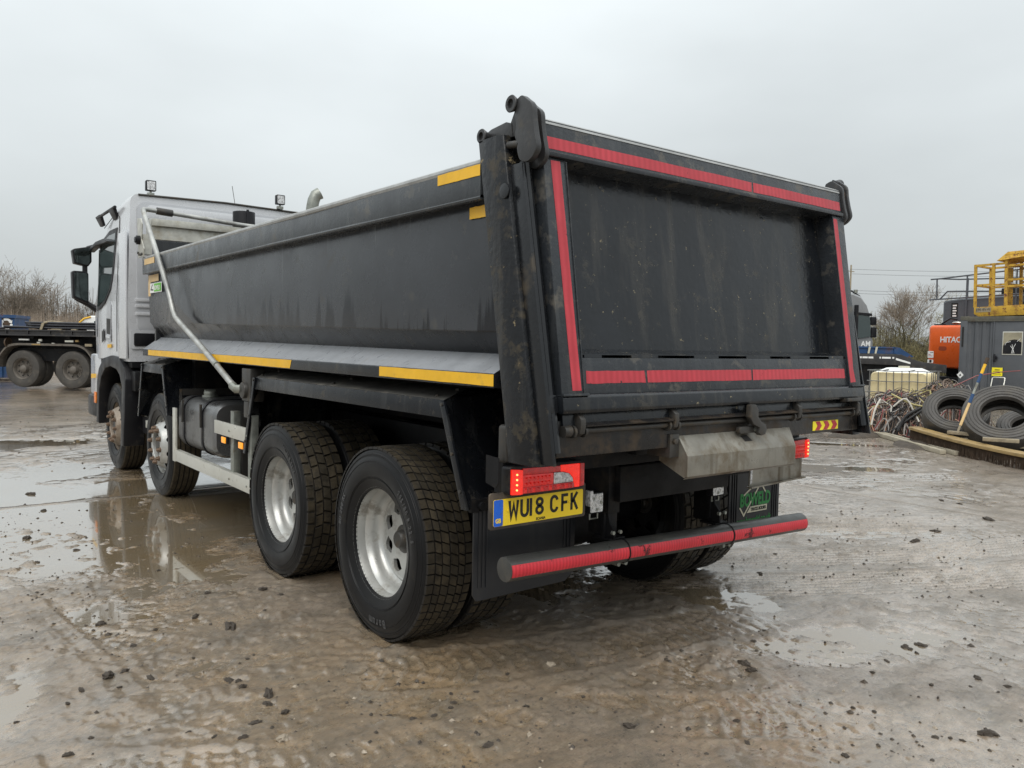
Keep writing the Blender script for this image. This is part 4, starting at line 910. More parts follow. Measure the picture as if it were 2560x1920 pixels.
# --- under-run bar
bl, br = (-1.152, -1.0, .583), (1.137, -1.0, .513)
bz = lambda x: bl[2]+(br[2]-bl[2])*(x-bl[0])/(br[0]-bl[0])
mb = MB(); mb.tube([bl, (-.4, -1, bz(-.4)), (.4, -1, bz(.4)), br], .056, 28); bar = sp('underrun_bar', mb, pmat('bar_paint', (0.045, 0.045, 0.042), 0.36, var=.2, dirt=(0.09, 0.08, 0.065), damt=.25, dscale=8, bump=.12, bscale=40), truck, bevel=.004)
mb = MB()
for (a, b) in ((-1.15, -.42), (-.412, .405), (.417, 1.134)):
    n = 14; base = []; angs = [math.radians(q) for q in (150, 162, 174, 186, 198, 209)]
    for i in range(n+1):
        x = a+(b-a)*i/n
        base.append([(x, -1+.0568*math.cos(t), bz(x)+.0568*-math.sin(t+math.pi)*-1*-1) for t in angs])
    mb.loft(base, closed=False, cap=False)
sp('red_strip', mb, REDB, bar)
for x in (-.416, .411):
    m2 = MB(); m2.lathe([(-.003, .0575), (-.003, .0605), (.003, .0605), (.003, .0575)], 28, x, -1, bz(x)); sp('bar_clamp', m2, PLA, bar)
    m3 = MB(); m3.box(x-.06, x+.05, -.97, -.86, bz(x)+.048, bz(x)+.060); m3.prism([(-.985, bz(x)+.06), (-.80, bz(x)+.06), (-.80, .95), (-.93, .95), (-.93, .78), (-.95, .70), (-.985, .66)], 'X', x-.045, x-.033); m3.box(x-.06, x+.03, -.93, -.90, .62, .75); sp('bar_bracket', m3, UND, bar, bevel=.003)
    for dx in (-.03, .02):
        m4 = MB(); m4.cyl((x+dx, -.96, bz(x)-.062), (x+dx, -1.01, bz(x)-.062), .012, 8); m4.cyl((x-.03+dx, -.985, .655), (x-.03+dx, -1.0, .655), .010, 6); sp('bar_bolt', m4, STEEL, bar)
# --- fuel tank
def rr3(x0, x1, z0, z1, r, y): return [(x, y, z) for x, z in rrect(x0, x1, z0, z1, r, 8)]
TANK = pmat('tank_aluminium', (0.20, 0.20, 0.20), 0.33, metal=0.75, var=0.22, vscale=2.5, dirt=(0.10, 0.09, 0.07), damt=0.2, dscale=3, bump=.05)
mb = MB(); mb.loft([rr3(-1.13, -.57, .58, 1.01, .10, 3.0), rr3(-1.148, -.55, .562, 1.028, .12, 3.025), rr3(-1.15, -.55, .56, 1.03, .12, 3.06), rr3(-1.15, -.55, .56, 1.03, .12, 4.03), rr3(-1.135, -.56, .575, 1.015, .11, 4.07)]); tank = sp('fuel_tank', mb, TANK, truck)
for y in (3.315, 3.86):
    m2 = MB(); m2.loft([rr3(-1.158, -.54, .552, 1.038, .125, y-.022), rr3(-1.158, -.54, .552, 1.038, .125, y+.022)]); sp('tank_strap', m2, PLA, tank)
    m2 = MB(); m2.box(-1.175, -1.155, y-.012, y+.012, .80, 1.0); sp('strap_tensioner', m2, DKST, tank, bevel=.003)
mb = MB(); mb.cyl((-.95, 3.75, 1.03), (-.95, 3.75, 1.05), .07, 20); mb.cyl((-.95, 3.75, 1.05), (-.95, 3.75, 1.085), .055, 16); mb.box(-1.0, -.9, 3.74, 3.76, 1.085, 1.10); sp('tank_cap', mb, STEEL, tank, bevel=.004)
mb = MB(); mb.box(-.62, -.57, 2.3, 4.2, 1.02, 1.10); mb.box(-1.13, -1.11, 4.07, 4.10, .95, 1.09); mb.box(-1.13, -.57, 4.08, 4.10, 1.03, 1.09); sp('tank_shelf', mb, DKST, tank)
mb = MB(); mb.box(-1.12, -.7, 2.36, 2.40, .60, 1.0); mb.box(-1.15, -1.10, 2.33, 2.37, .42, 1.0); sp('step_bracket', mb, DKST, truck)
# side guard
mb = MB(); mb.box(-1.235, -1.215, 1.93, 3.84, .452, .552); mb.box(-1.2148, -1.19, 1.93, 3.84, .54, .552); mb.box(-1.2148, -1.19, 1.93, 3.84, .452, .462); sg = sp('side_guard', mb, ALU, truck, bevel=.003)
mb = MB(); mb.box(-1.2355, -1.2145, 3.843, 3.925, .442, .932); sp('guard_post', mb, ALU, sg, bevel=.004)
mb = MB(); mb.box(-1.235, -1.215, 2.02, 2.73, .820, .924); sp('guard_rail', mb, ALU, sg, bevel=.003)
for y in (2.37, 1.99):
    m2 = MB(); m2.box(-1.2135, -1.16, y-.035, y+.035, .46, 1.02); sp('guard_bracket', m2, STEEL, sg, bevel=.003)
    for z in (.5, .87):
        m3 = MB(); m3.cyl((-1.235, y, z), (-1.241, y, z), .008, 8); sp('bolt', m3, STEEL, sg)
for y in (2.50, 2.115):
    m2 = MB(); m2.prism([(y-.055, .755), (y+.055, .755), (y+.055, .815), (y-.055, .815)], 'X', -1.232, -1.21); l = sp('side_marker', m2, PLA, sg, bevel=.004)
    m3 = MB(); m3.prism([(y-.045, .762), (y+.045, .762), (y+.045, .808), (y-.045, .808)], 'X', -1.240, -1.2325); sp('marker_lens', m3, LAMB, sg, bevel=.003)
# --- sheeting arm
mb = MB(); path = fillet([(-1.27, 2.165, 1.223), (-1.27, 2.95, 1.505), (-1.27, 3.72, 1.760), (-1.27, 3.88, 1.96), (-1.27, 4.13, 2.205), (-1.27, 4.73, 2.74), (-1.262, 4.86, 2.84), (-1.20, 4.90, 2.845), (-1.0, 4.9, 2.835), (-.2, 4.9, 2.786), (1.2, 4.9, 2.79)], .10, 6)
mb.tube(path, .0235, 12); arm = sp('sheet_arm', mb, pmat('arm_galvanised', (0.40, 0.40, 0.38), .45, metal=.6, var=.35, vscale=5, dirt=(.2, .18, .14), damt=.25, dscale=6, bump=.08), truck)
mb = MB(); mb.tube([(-1.125, 4.9, 2.843), (-.97, 4.9, 2.833)], .036, 14); sp('arm_sleeve', mb, DKST, arm, bevel=.003)
mb = MB(); mb.tube([(-1.27, 2.19, 1.225), (-1.27, 2.12, 1.205), (-1.19, 2.05, 1.205)], .032, 10); mb.cyl((-1.27, 2.55, 1.366), (-1.27, 2.58, 1.377), .027, 12); sp('arm_knuckle', mb, STEEL, arm)
mb = MB(); mb.box(-1.235, -1.13, 1.92, 2.10, 1.12, 1.36); mb.cyl((-1.26, 2.03, 1.2), (-1.16, 2.03, 1.2), .06, 14); mb.box(-1.235, -1.2, 1.96, 2.06, 1.0, 1.12); sp('arm_motor', mb, DKST, arm, bevel=.01)
# ------------------------------------------------------------------ cab
def csec(y, hb, ht, zb, zt, r, n=7):
    # closed section: bottom, side, rounded shoulder, slightly crowned roof
    P = [(-hb, zb), (-hb-.012, zb+.45), (-hb-.012, 1.95), (-(hb+ht)/2-.004, (1.95+zt-r)/2+.1), (-ht, zt-r)]
    for k in range(1, n+1):
        a = math.pi-math.pi/2*k/n; P.append((-ht+r+r*math.cos(a), zt-r+r*math.sin(a)))
    P.append((0, zt+.02))
    full = P+[(-x, z) for x, z in P[-2::-1]]
    return [(x, y, z) for x, z in full]
mb = MB()
rings = [csec(5.62, 1.228, 1.212, 1.30, 3.112, .10), csec(5.9, 1.228, 1.210, 1.30, 3.125, .12), csec(6.4, 1.228, 1.205, 1.30, 3.10, .16), csec(6.9, 1.225, 1.19, 1.30, 3.02, .22), csec(7.3, 1.215, 1.16, 1.30, 2.88, .26),
         csec(7.55, 1.19, 1.12, 1.30, 2.72, .26), csec(7.8, 1.10, 1.02, 1.30, 2.50, .26), csec(7.98, .95, .85, 1.3, 2.1, .2)]
mb.loft(rings); cab = sp('cab', mb, SIL, truck, smooth=50)
# back wall pressing
mb = MB(); mb.prism(rrect(-1.15, 1.15, 1.62, 3.03, .09, 6), 'Y', 5.607, 5.619); sp('back_panel', mb, SILD, cab, bevel=.006)
mb = MB(); mb.prism(rrect(-1.05, 1.05, 2.84, 3.0, .05, 5), 'Y', 5.598, 5.606); sp('back_panel', mb, SIL, cab, bevel=.006)
for z in (1.97, 1.905, 1.82):
    m2 = MB(); m2.box(-1.17, -.75, 5.595, 5.606, z-.018, z+.018); sp('back_rib', m2, SIL, cab, bevel=.006)
mb = MB(); mb.prism(rrect(-1.185, -.6, 1.47, 1.61, .02), 'Y', 5.59, 5.606); sp('back_vent', mb, PLA, cab, bevel=.004)
mb = MB(); mb.prism(rrect(-1.215, -.55, 1.44, 1.64, .02), 'Y', 5.602, 5.6065); sp('vent_frame', mb, SIL, cab)
mb = MB(); mb.tube([(-1.13, 5.612, 3.10), (-.2, 5.612, 3.122), (1.13, 5.612, 3.10)], .012, 8); sp('roof_seam', mb, DKST, cab)
mb = MB(); mb.box(-1.2, 1.2, 5.5, 5.75, .98, 1.2); sp('cab_mount', mb, UND, cab, bevel=.02)
# side fairing behind the door
mb = MB(); P = [(-1.262, 5.62), (-1.262, 5.72), (-1.27, 5.80), (-1.268, 5.93), (-1.24, 5.95), (-1.24, 5.62)]
mb.prism(P, 'Z', 1.33, 2.70); sp('side_fairing', mb, SIL, cab, bevel=.006)
mb = MB(); mb.prism([(6.42, 1.44), (6.62, 1.432), (6.62, 1.475), (6.42, 1.482)], 'X', -1.2475, -1.243); sp('reflective_strip', mb, YEL, cab)
# door window
xw = lambda z: -(1.2435-max(0, z-1.95)*.035)
def sidepoly(P, off, name, m, t=.004):
    mb = MB(); n = len(P); mb.add([(xw(z)-off, y, z) for y, z in P]+[(xw(z)-off+t, y, z) for y, z in P], [tuple(range(n))]+[tuple(n+i for i in range(n))[::-1]]+[(i, (i+1) % n, n+(i+1) % n, n+i) for i in range(n)])
    return sp(name, mb, m, cab, smooth=0)
sidepoly([(7.20, 1.87), (6.75, 1.96), (6.45, 2.12), (6.34, 2.30), (6.20, 2.80), (6.6, 2.80), (7.0, 2.72), (7.12, 2.62)], .006, 'window_frame', PLA)
sidepoly([(7.16, 1.915), (6.75, 2.00), (6.50, 2.14), (6.40, 2.30), (6.28, 2.745), (6.6, 2.745), (6.95, 2.69), (7.08, 2.6)], .0085, 'door_window', GLS)
sidepoly([(7.17, 1.56), (7.155, 2.62), (7.125, 2.62), (7.14, 1.56)], .0105, 'window_pillar', PLA)
sidepoly([(6.93, 1.49), (6.80, 1.53), (6.80, 1.66), (6.93, 1.62)], .004, 'door_vent', INK)
sidepoly([(6.66, 1.515), (6.45, 1.50), (6.43, 1.93), (6.50, 1.98), (6.62, 1.96), (6.68, 1.80)], .004, 'door_recess', SILD)
sidepoly([(6.65, 1.60), (6.46, 1.59), (6.45, 1.77), (6.65, 1.78)], .006, 'door_step', INK)
sidepoly([(6.65, 1.555), (6.46, 1.545), (6.46, 1.575), (6.65, 1.585)], .016, 'door_handle', SIL, .01)
mb = MB(); mb.tube([(xw(z)-.004, y, z) for y, z in ((6.12, 1.40), (6.12, 2.0), (6.10, 2.9), (6.25, 2.98), (6.9, 2.86))], .004, 6); sp('door_seam', mb, INK, cab)
sidepoly([(7.60, 1.03), (7.30, 1.05), (7.30, 1.10), (7.60, 1.09)], .004, 'reflective_strip', YEL)
# visor, roof bracket
mb = MB(); mb.prism([(6.32, 2.65), (6.55, 2.70), (7.0, 2.70), (7.42, 2.645), (7.45, 2.61), (7.0, 2.655), (6.5, 2.645)], 'X', -1.30, -1.225); sp('window_visor', mb, PLA, cab, bevel=.008)
mb = MB(); mb.tube([(-1.25, 6.15, 3.02), (-1.25, 7.12, 3.0)], .018, 8)
for y in (6.22, 6.95): mb.hexa([(-1.22, y, 2.90), (-1.19, y, 2.90), (-1.19, y+.18, 2.90), (-1.22, y+.18, 2.90), (-1.27, y-.03, 3.02), (-1.23, y-.03, 3.02), (-1.23, y+.20, 3.01), (-1.27, y+.20, 3.01)])
sp('roof_bracket', mb, PLA, cab, bevel=.006)
# mirrors
def mirror(z0, z1, x0, x1, sk):
    mb = MB(); P = [(x0+.02, z0+.03), (x0, z1-.02), (x0+.02, z1), (x1, z1+.03+sk), (x1, z0+.06), (x1-.04, z0-.0)]
    if z1-z0 > .3: P = [(x0+.01, z0+.07), (x0, z1-.01), (x0+.02, z1), (x1-.02, z1), (x1, z1-.03), (x1, z0+.02), (x1-.01, z0)]
    mb.prism(P, 'Y', 7.41, 7.55); h = sp('mirror', mb, PLA, cab, bevel=.022, seg=3)
    m2 = MB(); cx = sum(p[0] for p in P)/len(P); cz = sum(p[1] for p in P)/len(P); m2.prism([(cx+(x-cx)*.82, cz+(z-cz)*.86) for x, z in P], 'Y', 7.402, 7.409); sp('mirror_glass', m2, MIRR, cab)
mirror(2.43, 2.64, -1.478, -1.262, .015); mirror(1.965, 2.37, -1.482, -1.298, 0)
mb = MB(); mb.tube([(-1.33, 7.47, 2.45), (-1.33, 7.47, 2.35)], .03, 8); mb.tube([(-1.44, 7.48, 2.03), (-1.30, 7.48, 1.97), (-1.18, 7.48, 1.89), (-1.1, 7.48, 1.87)], [.02, .035, .04, .05], 8); mb.tube([(-1.30, 7.48, 2.66), (-1.2, 7.48, 2.70), (-1.0, 7.48, 2.68)], .028, 8)
sp('mirror_arm', mb, PLA, cab)
# wheel arch of the first axle
mb = MB()
def arch(yc, pts_o, pts_i, x0, x1):
    n = len(pts_o); V = []
    for (yo, zo), (yi, zi) in zip(pts_o, pts_i): V.append([(x0, yo, zo), (x1, yo, zo), (x1, yi, zi), (x0, yi, zi)])
    mb.loft(V)
po = [(5.77, .36), (5.70, .75), (5.66, 1.10), (5.74, 1.24), (5.95, 1.335), (6.4, 1.35), (6.8, 1.31), (7.06, 1.18), (7.18, 1.0), (7.22, .5)]
pi = [(5.92, .36), (5.86, .75), (5.84, 1.02), (5.94, 1.14), (6.1, 1.20), (6.42, 1.225), (6.7, 1.19), (6.92, 1.08), (7.04, .92), (7.08, .5)]
arch(0, po, pi, -1.262, -1.05); sp('wheel_arch', mb, PLA, cab, bevel=.015)
mb = MB(); mb.box(-1.2, -.45, 5.62, 7.3, 1.235, 1.29); mb.box(-1.0, -.6, 5.66, 5.74, .4, 1.1); mb.box(-1.05, .9, 7.1, 7.2, .4, 1.1); sp('arch_liner', mb, UND, cab)
mb = MB(); P = [(-1.22, 7.15), (-1.26, 7.4), (-1.255, 7.75), (-1.18, 8.0), (-.9, 8.08), (.9, 8.08), (1.2, 8.0), (1.24, 7.4), (1.2, 7.15)]
mb.prism(P, 'Z', .56, .82); sp('bumper', mb, PLA, cab, bevel=.03)
mb = MB(); mb.prism([(-1.2, 7.2), (-1.22, 7.75), (-1.1, 8.0), (1.1, 8.0), (1.22, 7.75), (1.2, 7.2)], 'Z', .82, 1.34); sp('lower_panel', mb, SIL, cab, bevel=.03)
mb = MB(); mb.prism([(7.19, .74), (7.30, .74), (7.30, .88), (7.19, .88)], 'X', -1.272, -1.258); sp('side_marker', mb, LORG, cab, bevel=.006)
# roof lamps, aerial
for (x, y, z) in ((-.985, 5.70, 3.135), (.44, 5.60, 3.145)):
    mb = MB(); mb.prism(rrect(x-.052, x+.052, z+.03, z+.145, .012), 'Y', y-.03, y+.03); l = sp('roof_lamp', mb, PLA, cab, bevel=.004)
    m2 = MB(); m2.prism(rrect(x-.042, x+.042, z+.04, z+.135, .008), 'Y', y-.033, y-.0295); sp('roof_lamp_lens', m2, LWHT, cab)
    m2 = MB(); m2.box(x-.035, x+.035, y-.02, y+.02, z-.02, z+.012); m2.cyl((x, y, z), (x, y, z+.04), .012, 8); sp('roof_lamp_foot', m2, STEEL, cab)
mb = MB(); mb.tube([(-.06, 5.7, 3.12), (-.095, 5.7, 3.34)], .0035, 5); sp('aerial', mb, DKST, cab)
# exhaust stack and air drum behind the cab
mb = MB(); mb.tube([(.71, 5.3, 2.2), (.71, 5.3, 3.05), (.715, 5.3, 3.13), (.73, 5.295, 3.22), (.755, 5.285, 3.285), (.80, 5.27, 3.315)], [.07, .07, .07, .07, .07, .072], 20, cap=False)
ex = sp('exhaust_stack', mb, STEEL, truck)
mb = MB()
pts = []
for k in range(16):
    a = 2*math.pi*k/16; pts.append(a)
mb.cyl((.70, 5.3, 1.2), (.70, 5.3, 2.3), .13, 18); sp('silencer', mb, STEEL, truck)
mb = MB(); mb.cyl((-.115, 5.25, 2.55), (-.115, 5.25, 2.985), .12, 24); mb.box(-.13, -.10, 5.12, 5.14, 2.6, 3.0); sp('air_intake', mb, PLA, truck, bevel=.008)
mb = MB(); mb.cyl((-.115, 5.30, 1.3), (-.115, 5.30, 2.55), .1, 16); sp('intake_pipe', mb, PLA, truck)
# ------------------------------------------------------------------ yard clutter and background
DKR = pmat('dark_trailer_steel', (0.030, 0.029, 0.030), 0.5, var=.3, dirt=(0.10, 0.085, 0.065), damt=.3, dscale=5, bump=.08)
BLU = pmat('skip_blue', (0.020, 0.062, 0.155), 0.5, var=.25, vscale=2, dirt=(0.10, 0.055, 0.04), damt=.3, dscale=2, chips=(0.12, 0.05, 0.03), camt=.25, cscale=4)
GRYD = pmat('dusty_rubber', (0.055, 0.050, 0.044), 0.65, var=.2, dirt=(0.10, 0.088, 0.07), damt=.3, dscale=6)
HUBD = pmat('dusty_wheel', (0.13, 0.115, 0.098), 0.6, metal=.2, var=.25, vscale=8, dirt=(0.07, 0.058, 0.045), damt=.35, dscale=9)
WOOD = pmat('weathered_wood', (0.30, 0.25, 0.17), 0.7, var=.35, vscale=6, dirt=(0.12, 0.095, 0.065), damt=.35, dscale=6, bump=.2)
WOODY = pmat('wet_board', (0.34, 0.23, 0.09), 0.4, var=.4, vscale=5, dirt=(0.10, 0.07, 0.035), damt=.4, dscale=5, bump=.2)
def tyre_plain(R2, w2, rr, n=40):
    mb = MB(); h = w2/2
    p = [(-h*.62, rr), (-h*.9, rr+.02), (-h, rr+(R2-rr)*.5), (-h*.93, R2-.06), (-h*.86, R2-.015), (-h*.6, R2), (0, R2+.003), (h*.6, R2), (h*.86, R2-.015), (h*.93, R2-.06), (h, rr+(R2-rr)*.5), (h*.9, rr+.02), (h*.62, rr)]
    q = [(h*.5, rr+.03), (h*.75, rr+(R2-rr)*.5), (h*.6, R2-.05), (-h*.6, R2-.05), (-h*.75, rr+(R2-rr)*.5), (-h*.5, rr+.03)]
    mb.lathe(p+q, n, closed=True); return mb
# flatbed trailer on the left, heading away to the right behind the cab; local x runs along it, -y faces the camera
tr = thing('flatbed_trailer', 'dark flatbed trailer with twin dusty wheels under a curved mudguard, left of the silver cab', 'trailer', (-.33, 22.55, .07), math.atan2(-.704, .71))
mb = MB(); mb.box(-3.2, 6.5, -.17, -.12, 1.46, 1.50); mb.box(-3.2, 6.5, -.17, -.12, 1.60, 1.635); mb.box(-3.2, 6.5, -.125, -.11, 1.5, 1.6); obj('side_beam', mb, DKR, tr)
mb = MB(); mb.box(-3.2, 6.5, -.10, 2.35, 1.56, 1.60); obj('deck', mb, RUST, tr)
for k in range(14):
    mb = MB(); mb.box(-3.0+.66*k, -2.98+.66*k, -.165, -.125, 1.50, 1.60); obj('beam_rib', mb, DKR, tr)
mb = MB()
for y in (.35, 1.8): mb.box(-3.2, 6.5, y, y+.12, 1.1, 1.5)
for k in range(8): mb.box(-3+1.1*k, -2.9+1.1*k, -.05, 2.3, 1.38, 1.5)
obj('trailer_frame', mb, UND, tr)
mb = MB(); mb.box(-1.2, 6, .25, .34, .75, 1.1); obj('suspension', mb, UND, tr)
mb = MB(); mb.lathe([(-.05, .14), (-.09, .14), (-.10, .10), (-.10, .001)], 20, -.35, 0, 1.26); d = obj('air_tank', mb, RUST, tr)
d.rotation_euler.z = 0
def trail_wheel():
    mb = MB(); mb.lathe([(-.125, .30), (-.135, .295), (-.12, .28), (-.07, .262), (-.02, .25), (-.01, .225), (-.012, .13), (-.03, .12), (-.05, .11), (-.12, .10), (-.15, .06), (-.155, .001)], 40)
    w_ = obj('wheel', mb, HUBD); t = tyre_plain(.525, .31, .29); obj('tyre', t, GRYD, w_)
    for k in range(10):
        a = 2*math.pi*k/10; m2 = MB(); m2.cyl((-.012, .165*math.cos(a), .165*math.sin(a)), (-.045, .165*math.cos(a), .165*math.sin(a)), .014, 6); obj('wheel_nut', m2, HUBD, w_)
    for k in range(8):
        a = 2*math.pi*(k+.5)/8; m2 = MB(); m2.cyl((-.018, .212*math.cos(a), .212*math.sin(a)), (-.0195, .212*math.cos(a), .212*math.sin(a)), .026, 12); obj('hand_hole', m2, INK, w_)
    return w_
tw = trail_wheel(); tw.parent = tr; tw.location = (0, .155, .525); tw.rotation_euler.z = math.pi/2
for x, y, s in ((1.52, .155, 0), (0, .50, 0), (1.52, .50, 0), (0, 2.1, 1), (1.52, 2.1, 1), (3.04, .155, 0)):
    c = copy_tree(tw, tr); c.location = (x, y, .525); c.rotation_euler.z = math.pi/2+math.pi*s; c.rotation_euler.x = 0
mb = MB(); P = []; O = []; I = []
for x, z in fillet([(-.70, 0, .56), (-.66, 0, .86), (-.42, 0, 1.13), (-.15, 0, 1.19), (1.7, 0, 1.19), (1.95, 0, 1.1), (2.15, 0, .86), (2.2, 0, .6)], .3, 4) and [(v.x, v.z) for v in fillet([(-.70, 0, .56), (-.66, 0, .86), (-.42, 0, 1.13), (-.15, 0, 1.19), (1.7, 0, 1.19), (1.95, 0, 1.1), (2.15, 0, .86), (2.2, 0, .6)], .3, 4)]:
    P.append([(x, -.06, z), (x, .6, z), (x, .6, z+.015), (x, -.06, z+.06)])
mb.loft(P); obj('mudguard', mb, HUBD, tr)
mb = MB(); mb.box(.35, .62, -.065, -.061, 1.20, 1.235); obj('reflective_strip', mb, WOODY, tr)
for x, z0, z1, m_, l in ((-.05, 1.33, 1.37, WHT, .3), (.55, 1.31, 1.37, ALU, .1), (1.35, 1.30, 1.35, ALU, .25), (1.66, 1.31, 1.36, WOODY, .09), (.5, 1.25, 1.29, ALU, .09), (.95, 1.24, 1.27, ALU, .08), (1.95, 1.19, 1.26, WOOD, .2)):
    mb = MB(); mb.box(x, x+l, -.05, -.01, z0, z1); obj('frame_fitting', mb, m_, tr)
# pipes strapped on the deck
pb = thing('pipe_bundle', 'bundle of long black plastic pipes strapped down on the flatbed trailer', 'pipes', (-.33, 22.55, 1.70), math.atan2(-.704, .71))
PIPE = pmat('black_pipe', (0.02, 0.02, 0.024), 0.35, var=.3)
rp = random.Random(5)
for k in range(16):
    r_k, c_k = divmod(k, 6); x0 = .12+rp.uniform(-.12, .25); sag = rp.uniform(0, .03)
    if k == 0: x0 = -.55
    mb = MB(); mb.tube([(x0, .02+.075*c_k+.03*r_k, .075+.062*r_k), (1.2, .02+.075*c_k+.03*r_k, .075+.062*r_k-sag), (3.4, .02+.075*c_k+.03*r_k, .07+.062*r_k)], .031, 8); obj('pipe', mb, PIPE, pb)
mb = MB(); mb.tube([(-1.1, .1, .02), (-.4, .1, .05), (0.3, .1, .06), (.7, .1, .02)], .028, 8); obj('pipe', mb, PIPE, pb)
mb = MB(); mb.hexa([(.55, -.03, -.05), (.62, -.03, -.05), (.62, 0, -.05), (.55, 0, -.05), (.64, -.03, .2), (.72, -.03, .2), (.72, .0, .2), (.64, .0, .2)]); mb.tube([(.68, 0, .2), (.8, .15, .24), (.95, .4, .22)], .035, 6); obj('strap', mb, WOOD, pb)
for x, l in ((.95, .28), (1.55, .15)):
    mb = MB(); mb.box(x, x+l, -.06, .4, -.03, .035); obj('timber_bearer', mb, WOOD, pb)
# blue skip with recycling arrows
sk = thing('recycling_skip', 'blue skip with white recycling arrows and a rusty corner behind the flatbed trailer', 'skip', (-.9, 27.9, 0), -.35)
mb = MB(); P = [[(-1.9, y0, .1), (1.0-.12, y0, .1), (1.0, y0, 2.1), (-1.9, y0, 2.1)] for y0 in (0, 1.8)]; mb.loft(P); obj('skip_body', mb, BLU, sk)
mb = MB(); mb.box(-1.95, 1.04, -.05, .05, 2.1, 2.2); mb.box(.94, 1.04, .05, 1.8, 2.1, 2.2); obj('skip_rim', mb, BLU, sk)
for k in range(4):
    mb = MB(); mb.box(-1.7+.75*k, -1.62+.75*k, -.06, -.002, .12, 2.09); obj('skip_rib', mb, BLU, sk)
mb = MB(); mb.box(.55, .88, -.012, -.002, 1.72, 2.09); mb2 = mb
obj('rust_patch', mb, RUST, sk)
sx, sz = .76, 1.90
for k in range(3):
    a = math.radians(90+120*k); pts = [(sx+.15*math.cos(a+q), sz+.15*math.sin(a+q)) for q in (-.95, -.35, .1, .5)]
    mb = ribbon(pts, .075, .004, lambda u, v, d: (u, -.0135-d, v)); e = pts[0]; b = a-.95
    mb.prism([(sx+.215*math.cos(b), sz+.215*math.sin(b)), (sx+.085*math.cos(b), sz+.085*math.sin(b)), (sx+.16*math.cos(b-.55), sz+.16*math.sin(b-.55))], 'Y', -.0175, -.0135)
    obj('recycling_arrow', mb, WHT, sk, smooth=0)
# pale vehicle beyond the trailer, only its rounded roof shows
vn_ = thing('pale_vehicle', 'white vehicle with a yellow edge showing above the trailer pipes beside the cab', 'vehicle', (2.75, 26.6, 0), -.35)
mb = MB(); P = [(-.98, .5), (-1.0, 1.5), (-.95, 1.98), (-.85, 2.14), (-.6, 2.24), (2.6, 2.3), (2.9, 2.1), (3.0, .5)]
mb.prism(P, 'Y', 0, 1.9); obj('vehicle_body', mb, WHT, vn_, bevel=.06, seg=3)
mb = MB(); mb.tube([(-.99, -.012, 1.9), (-.93, -.012, 2.02), (-.80, -.012, 2.14), (-.6, -.012, 2.2)], .03, 6); obj('yellow_edge', mb, YEL, vn_)
mb = MB(); mb.box(-.5, 2.4, -.02, -.002, 1.75, 2.06); obj('window', mb, GLS, vn_)
mb = MB(); mb.lathe([(-.02, .08), (-.03, .001)], 16); q = obj('headlamp', mb, LWHT, vn_); q.rotation_euler.z = math.pi/2; q.location = (-.78, 0, 1.97)
for x in (-.3, 2.2):
    mb = MB(); mb.join(tyre_plain(.35, .22, .2)); q = obj('wheel', mb, GRYD, vn_); q.rotation_euler.z = math.pi/2; q.location = (x, .12, .35)
# ---- shipping container (its long side faces left, parallel with the lorry)
CGR = pmat('container_grey', (0.085, 0.090, 0.098), 0.5, var=.12, vscale=2, dirt=(0.13, 0.12, 0.105), damt=.15, dscale=3, bump=.03)
RSTE = pmat('container_rail', (0.10, 0.095, 0.075), 0.6, var=.3, vscale=5, dirt=(0.09, 0.05, 0.03), damt=.35, dscale=4)
ct = thing('shipping_container', 'grey steel shipping container with a side door and window', 'container', (21.15, 6.63, 0))
def yb(mb, y0, y1, x0, x1, z0, z1, mi=0): return mb.box(x0, x1, -y1, -y0, z0, z1, mi)   # y measured to the right along the face
mb = MB(); yb(mb, .21, .9, .04, .05, .15, 2.45); mb = MB()
prf = []; yv = .20
while yv < 6.0:
    if .88 < yv < 2.1: yv = 2.1; 
    prf.append(yv); yv += .225
def corr(a, b):
    mb = MB(); ring = []; y = a
    while y < b-.02:
        for dy, dx in ((0, .0), (.06, .0), (.10, .035), (.16, .035), (.20, .0)):
            if y+dy <= b: ring.append((.012+dx, -(y+dy)))
        y += .20
    ring.append((.012, -b)); outer = ring+[(x+.004, y) for x, y in ring[::-1]]
    P = [[(x, y, z) for x, y in outer] for z in (.16, 2.44)]
    mb.loft(P); return mb
obj('side_wall', corr(.20, .90), CGR, ct, smooth=20); obj('side_wall', corr(2.10, 5.9), CGR, ct, smooth=20)
for y in (0, 5.85):
    for x in (0, 2.25):
        mb = MB(); yb(mb, y, y+.2, x, x+.19, .02, 2.47); obj('corner_post', mb, CGR, ct, bevel=.006)
        for z in (0, 2.47):
            mb = MB(); yb(mb, y-.005, y+.2, x-.006, x+.185, z, z+.122); obj('corner_casting', mb, RSTE, ct, bevel=.008)
mb = MB(); yb(mb, .2, 5.85, 0, .08, 2.455, 2.58); yb(mb, .2, 5.85, -.03, .09, 2.44, 2.462); obj('top_rail', mb, RSTE, ct, bevel=.004)
mb = MB(); yb(mb, .2, 5.85, 0, .1, .02, .16); obj('bottom_rail', mb, RSTE, ct)
mb = MB(); yb(mb, .05, 6, .05, 2.4, 2.5, 2.56); yb(mb, .05, 6, 2.35, 2.42, .1, 2.5); yb(mb, .03, .08, .19, 2.3, .1, 2.5); yb(mb, 5.95, 6, .19, 2.3, .1, 2.5); obj('shell', mb, CGR, ct)
mb = MB(); yb(mb, .90, 2.10, .0, .03, .16, 2.44); dr_ = obj('door', mb, CGR, ct, bevel=.003)
mb = MB(); yb(mb, .885, .915, -.02, -.001, .16, 2.44); obj('door_edge', mb, CGR, ct, bevel=.004)
mb = MB(); yb(mb, 1.13, 1.635, -.012, -.001, 1.51, 2.155); wf_ = obj('window', mb, ALU, ct, bevel=.003)
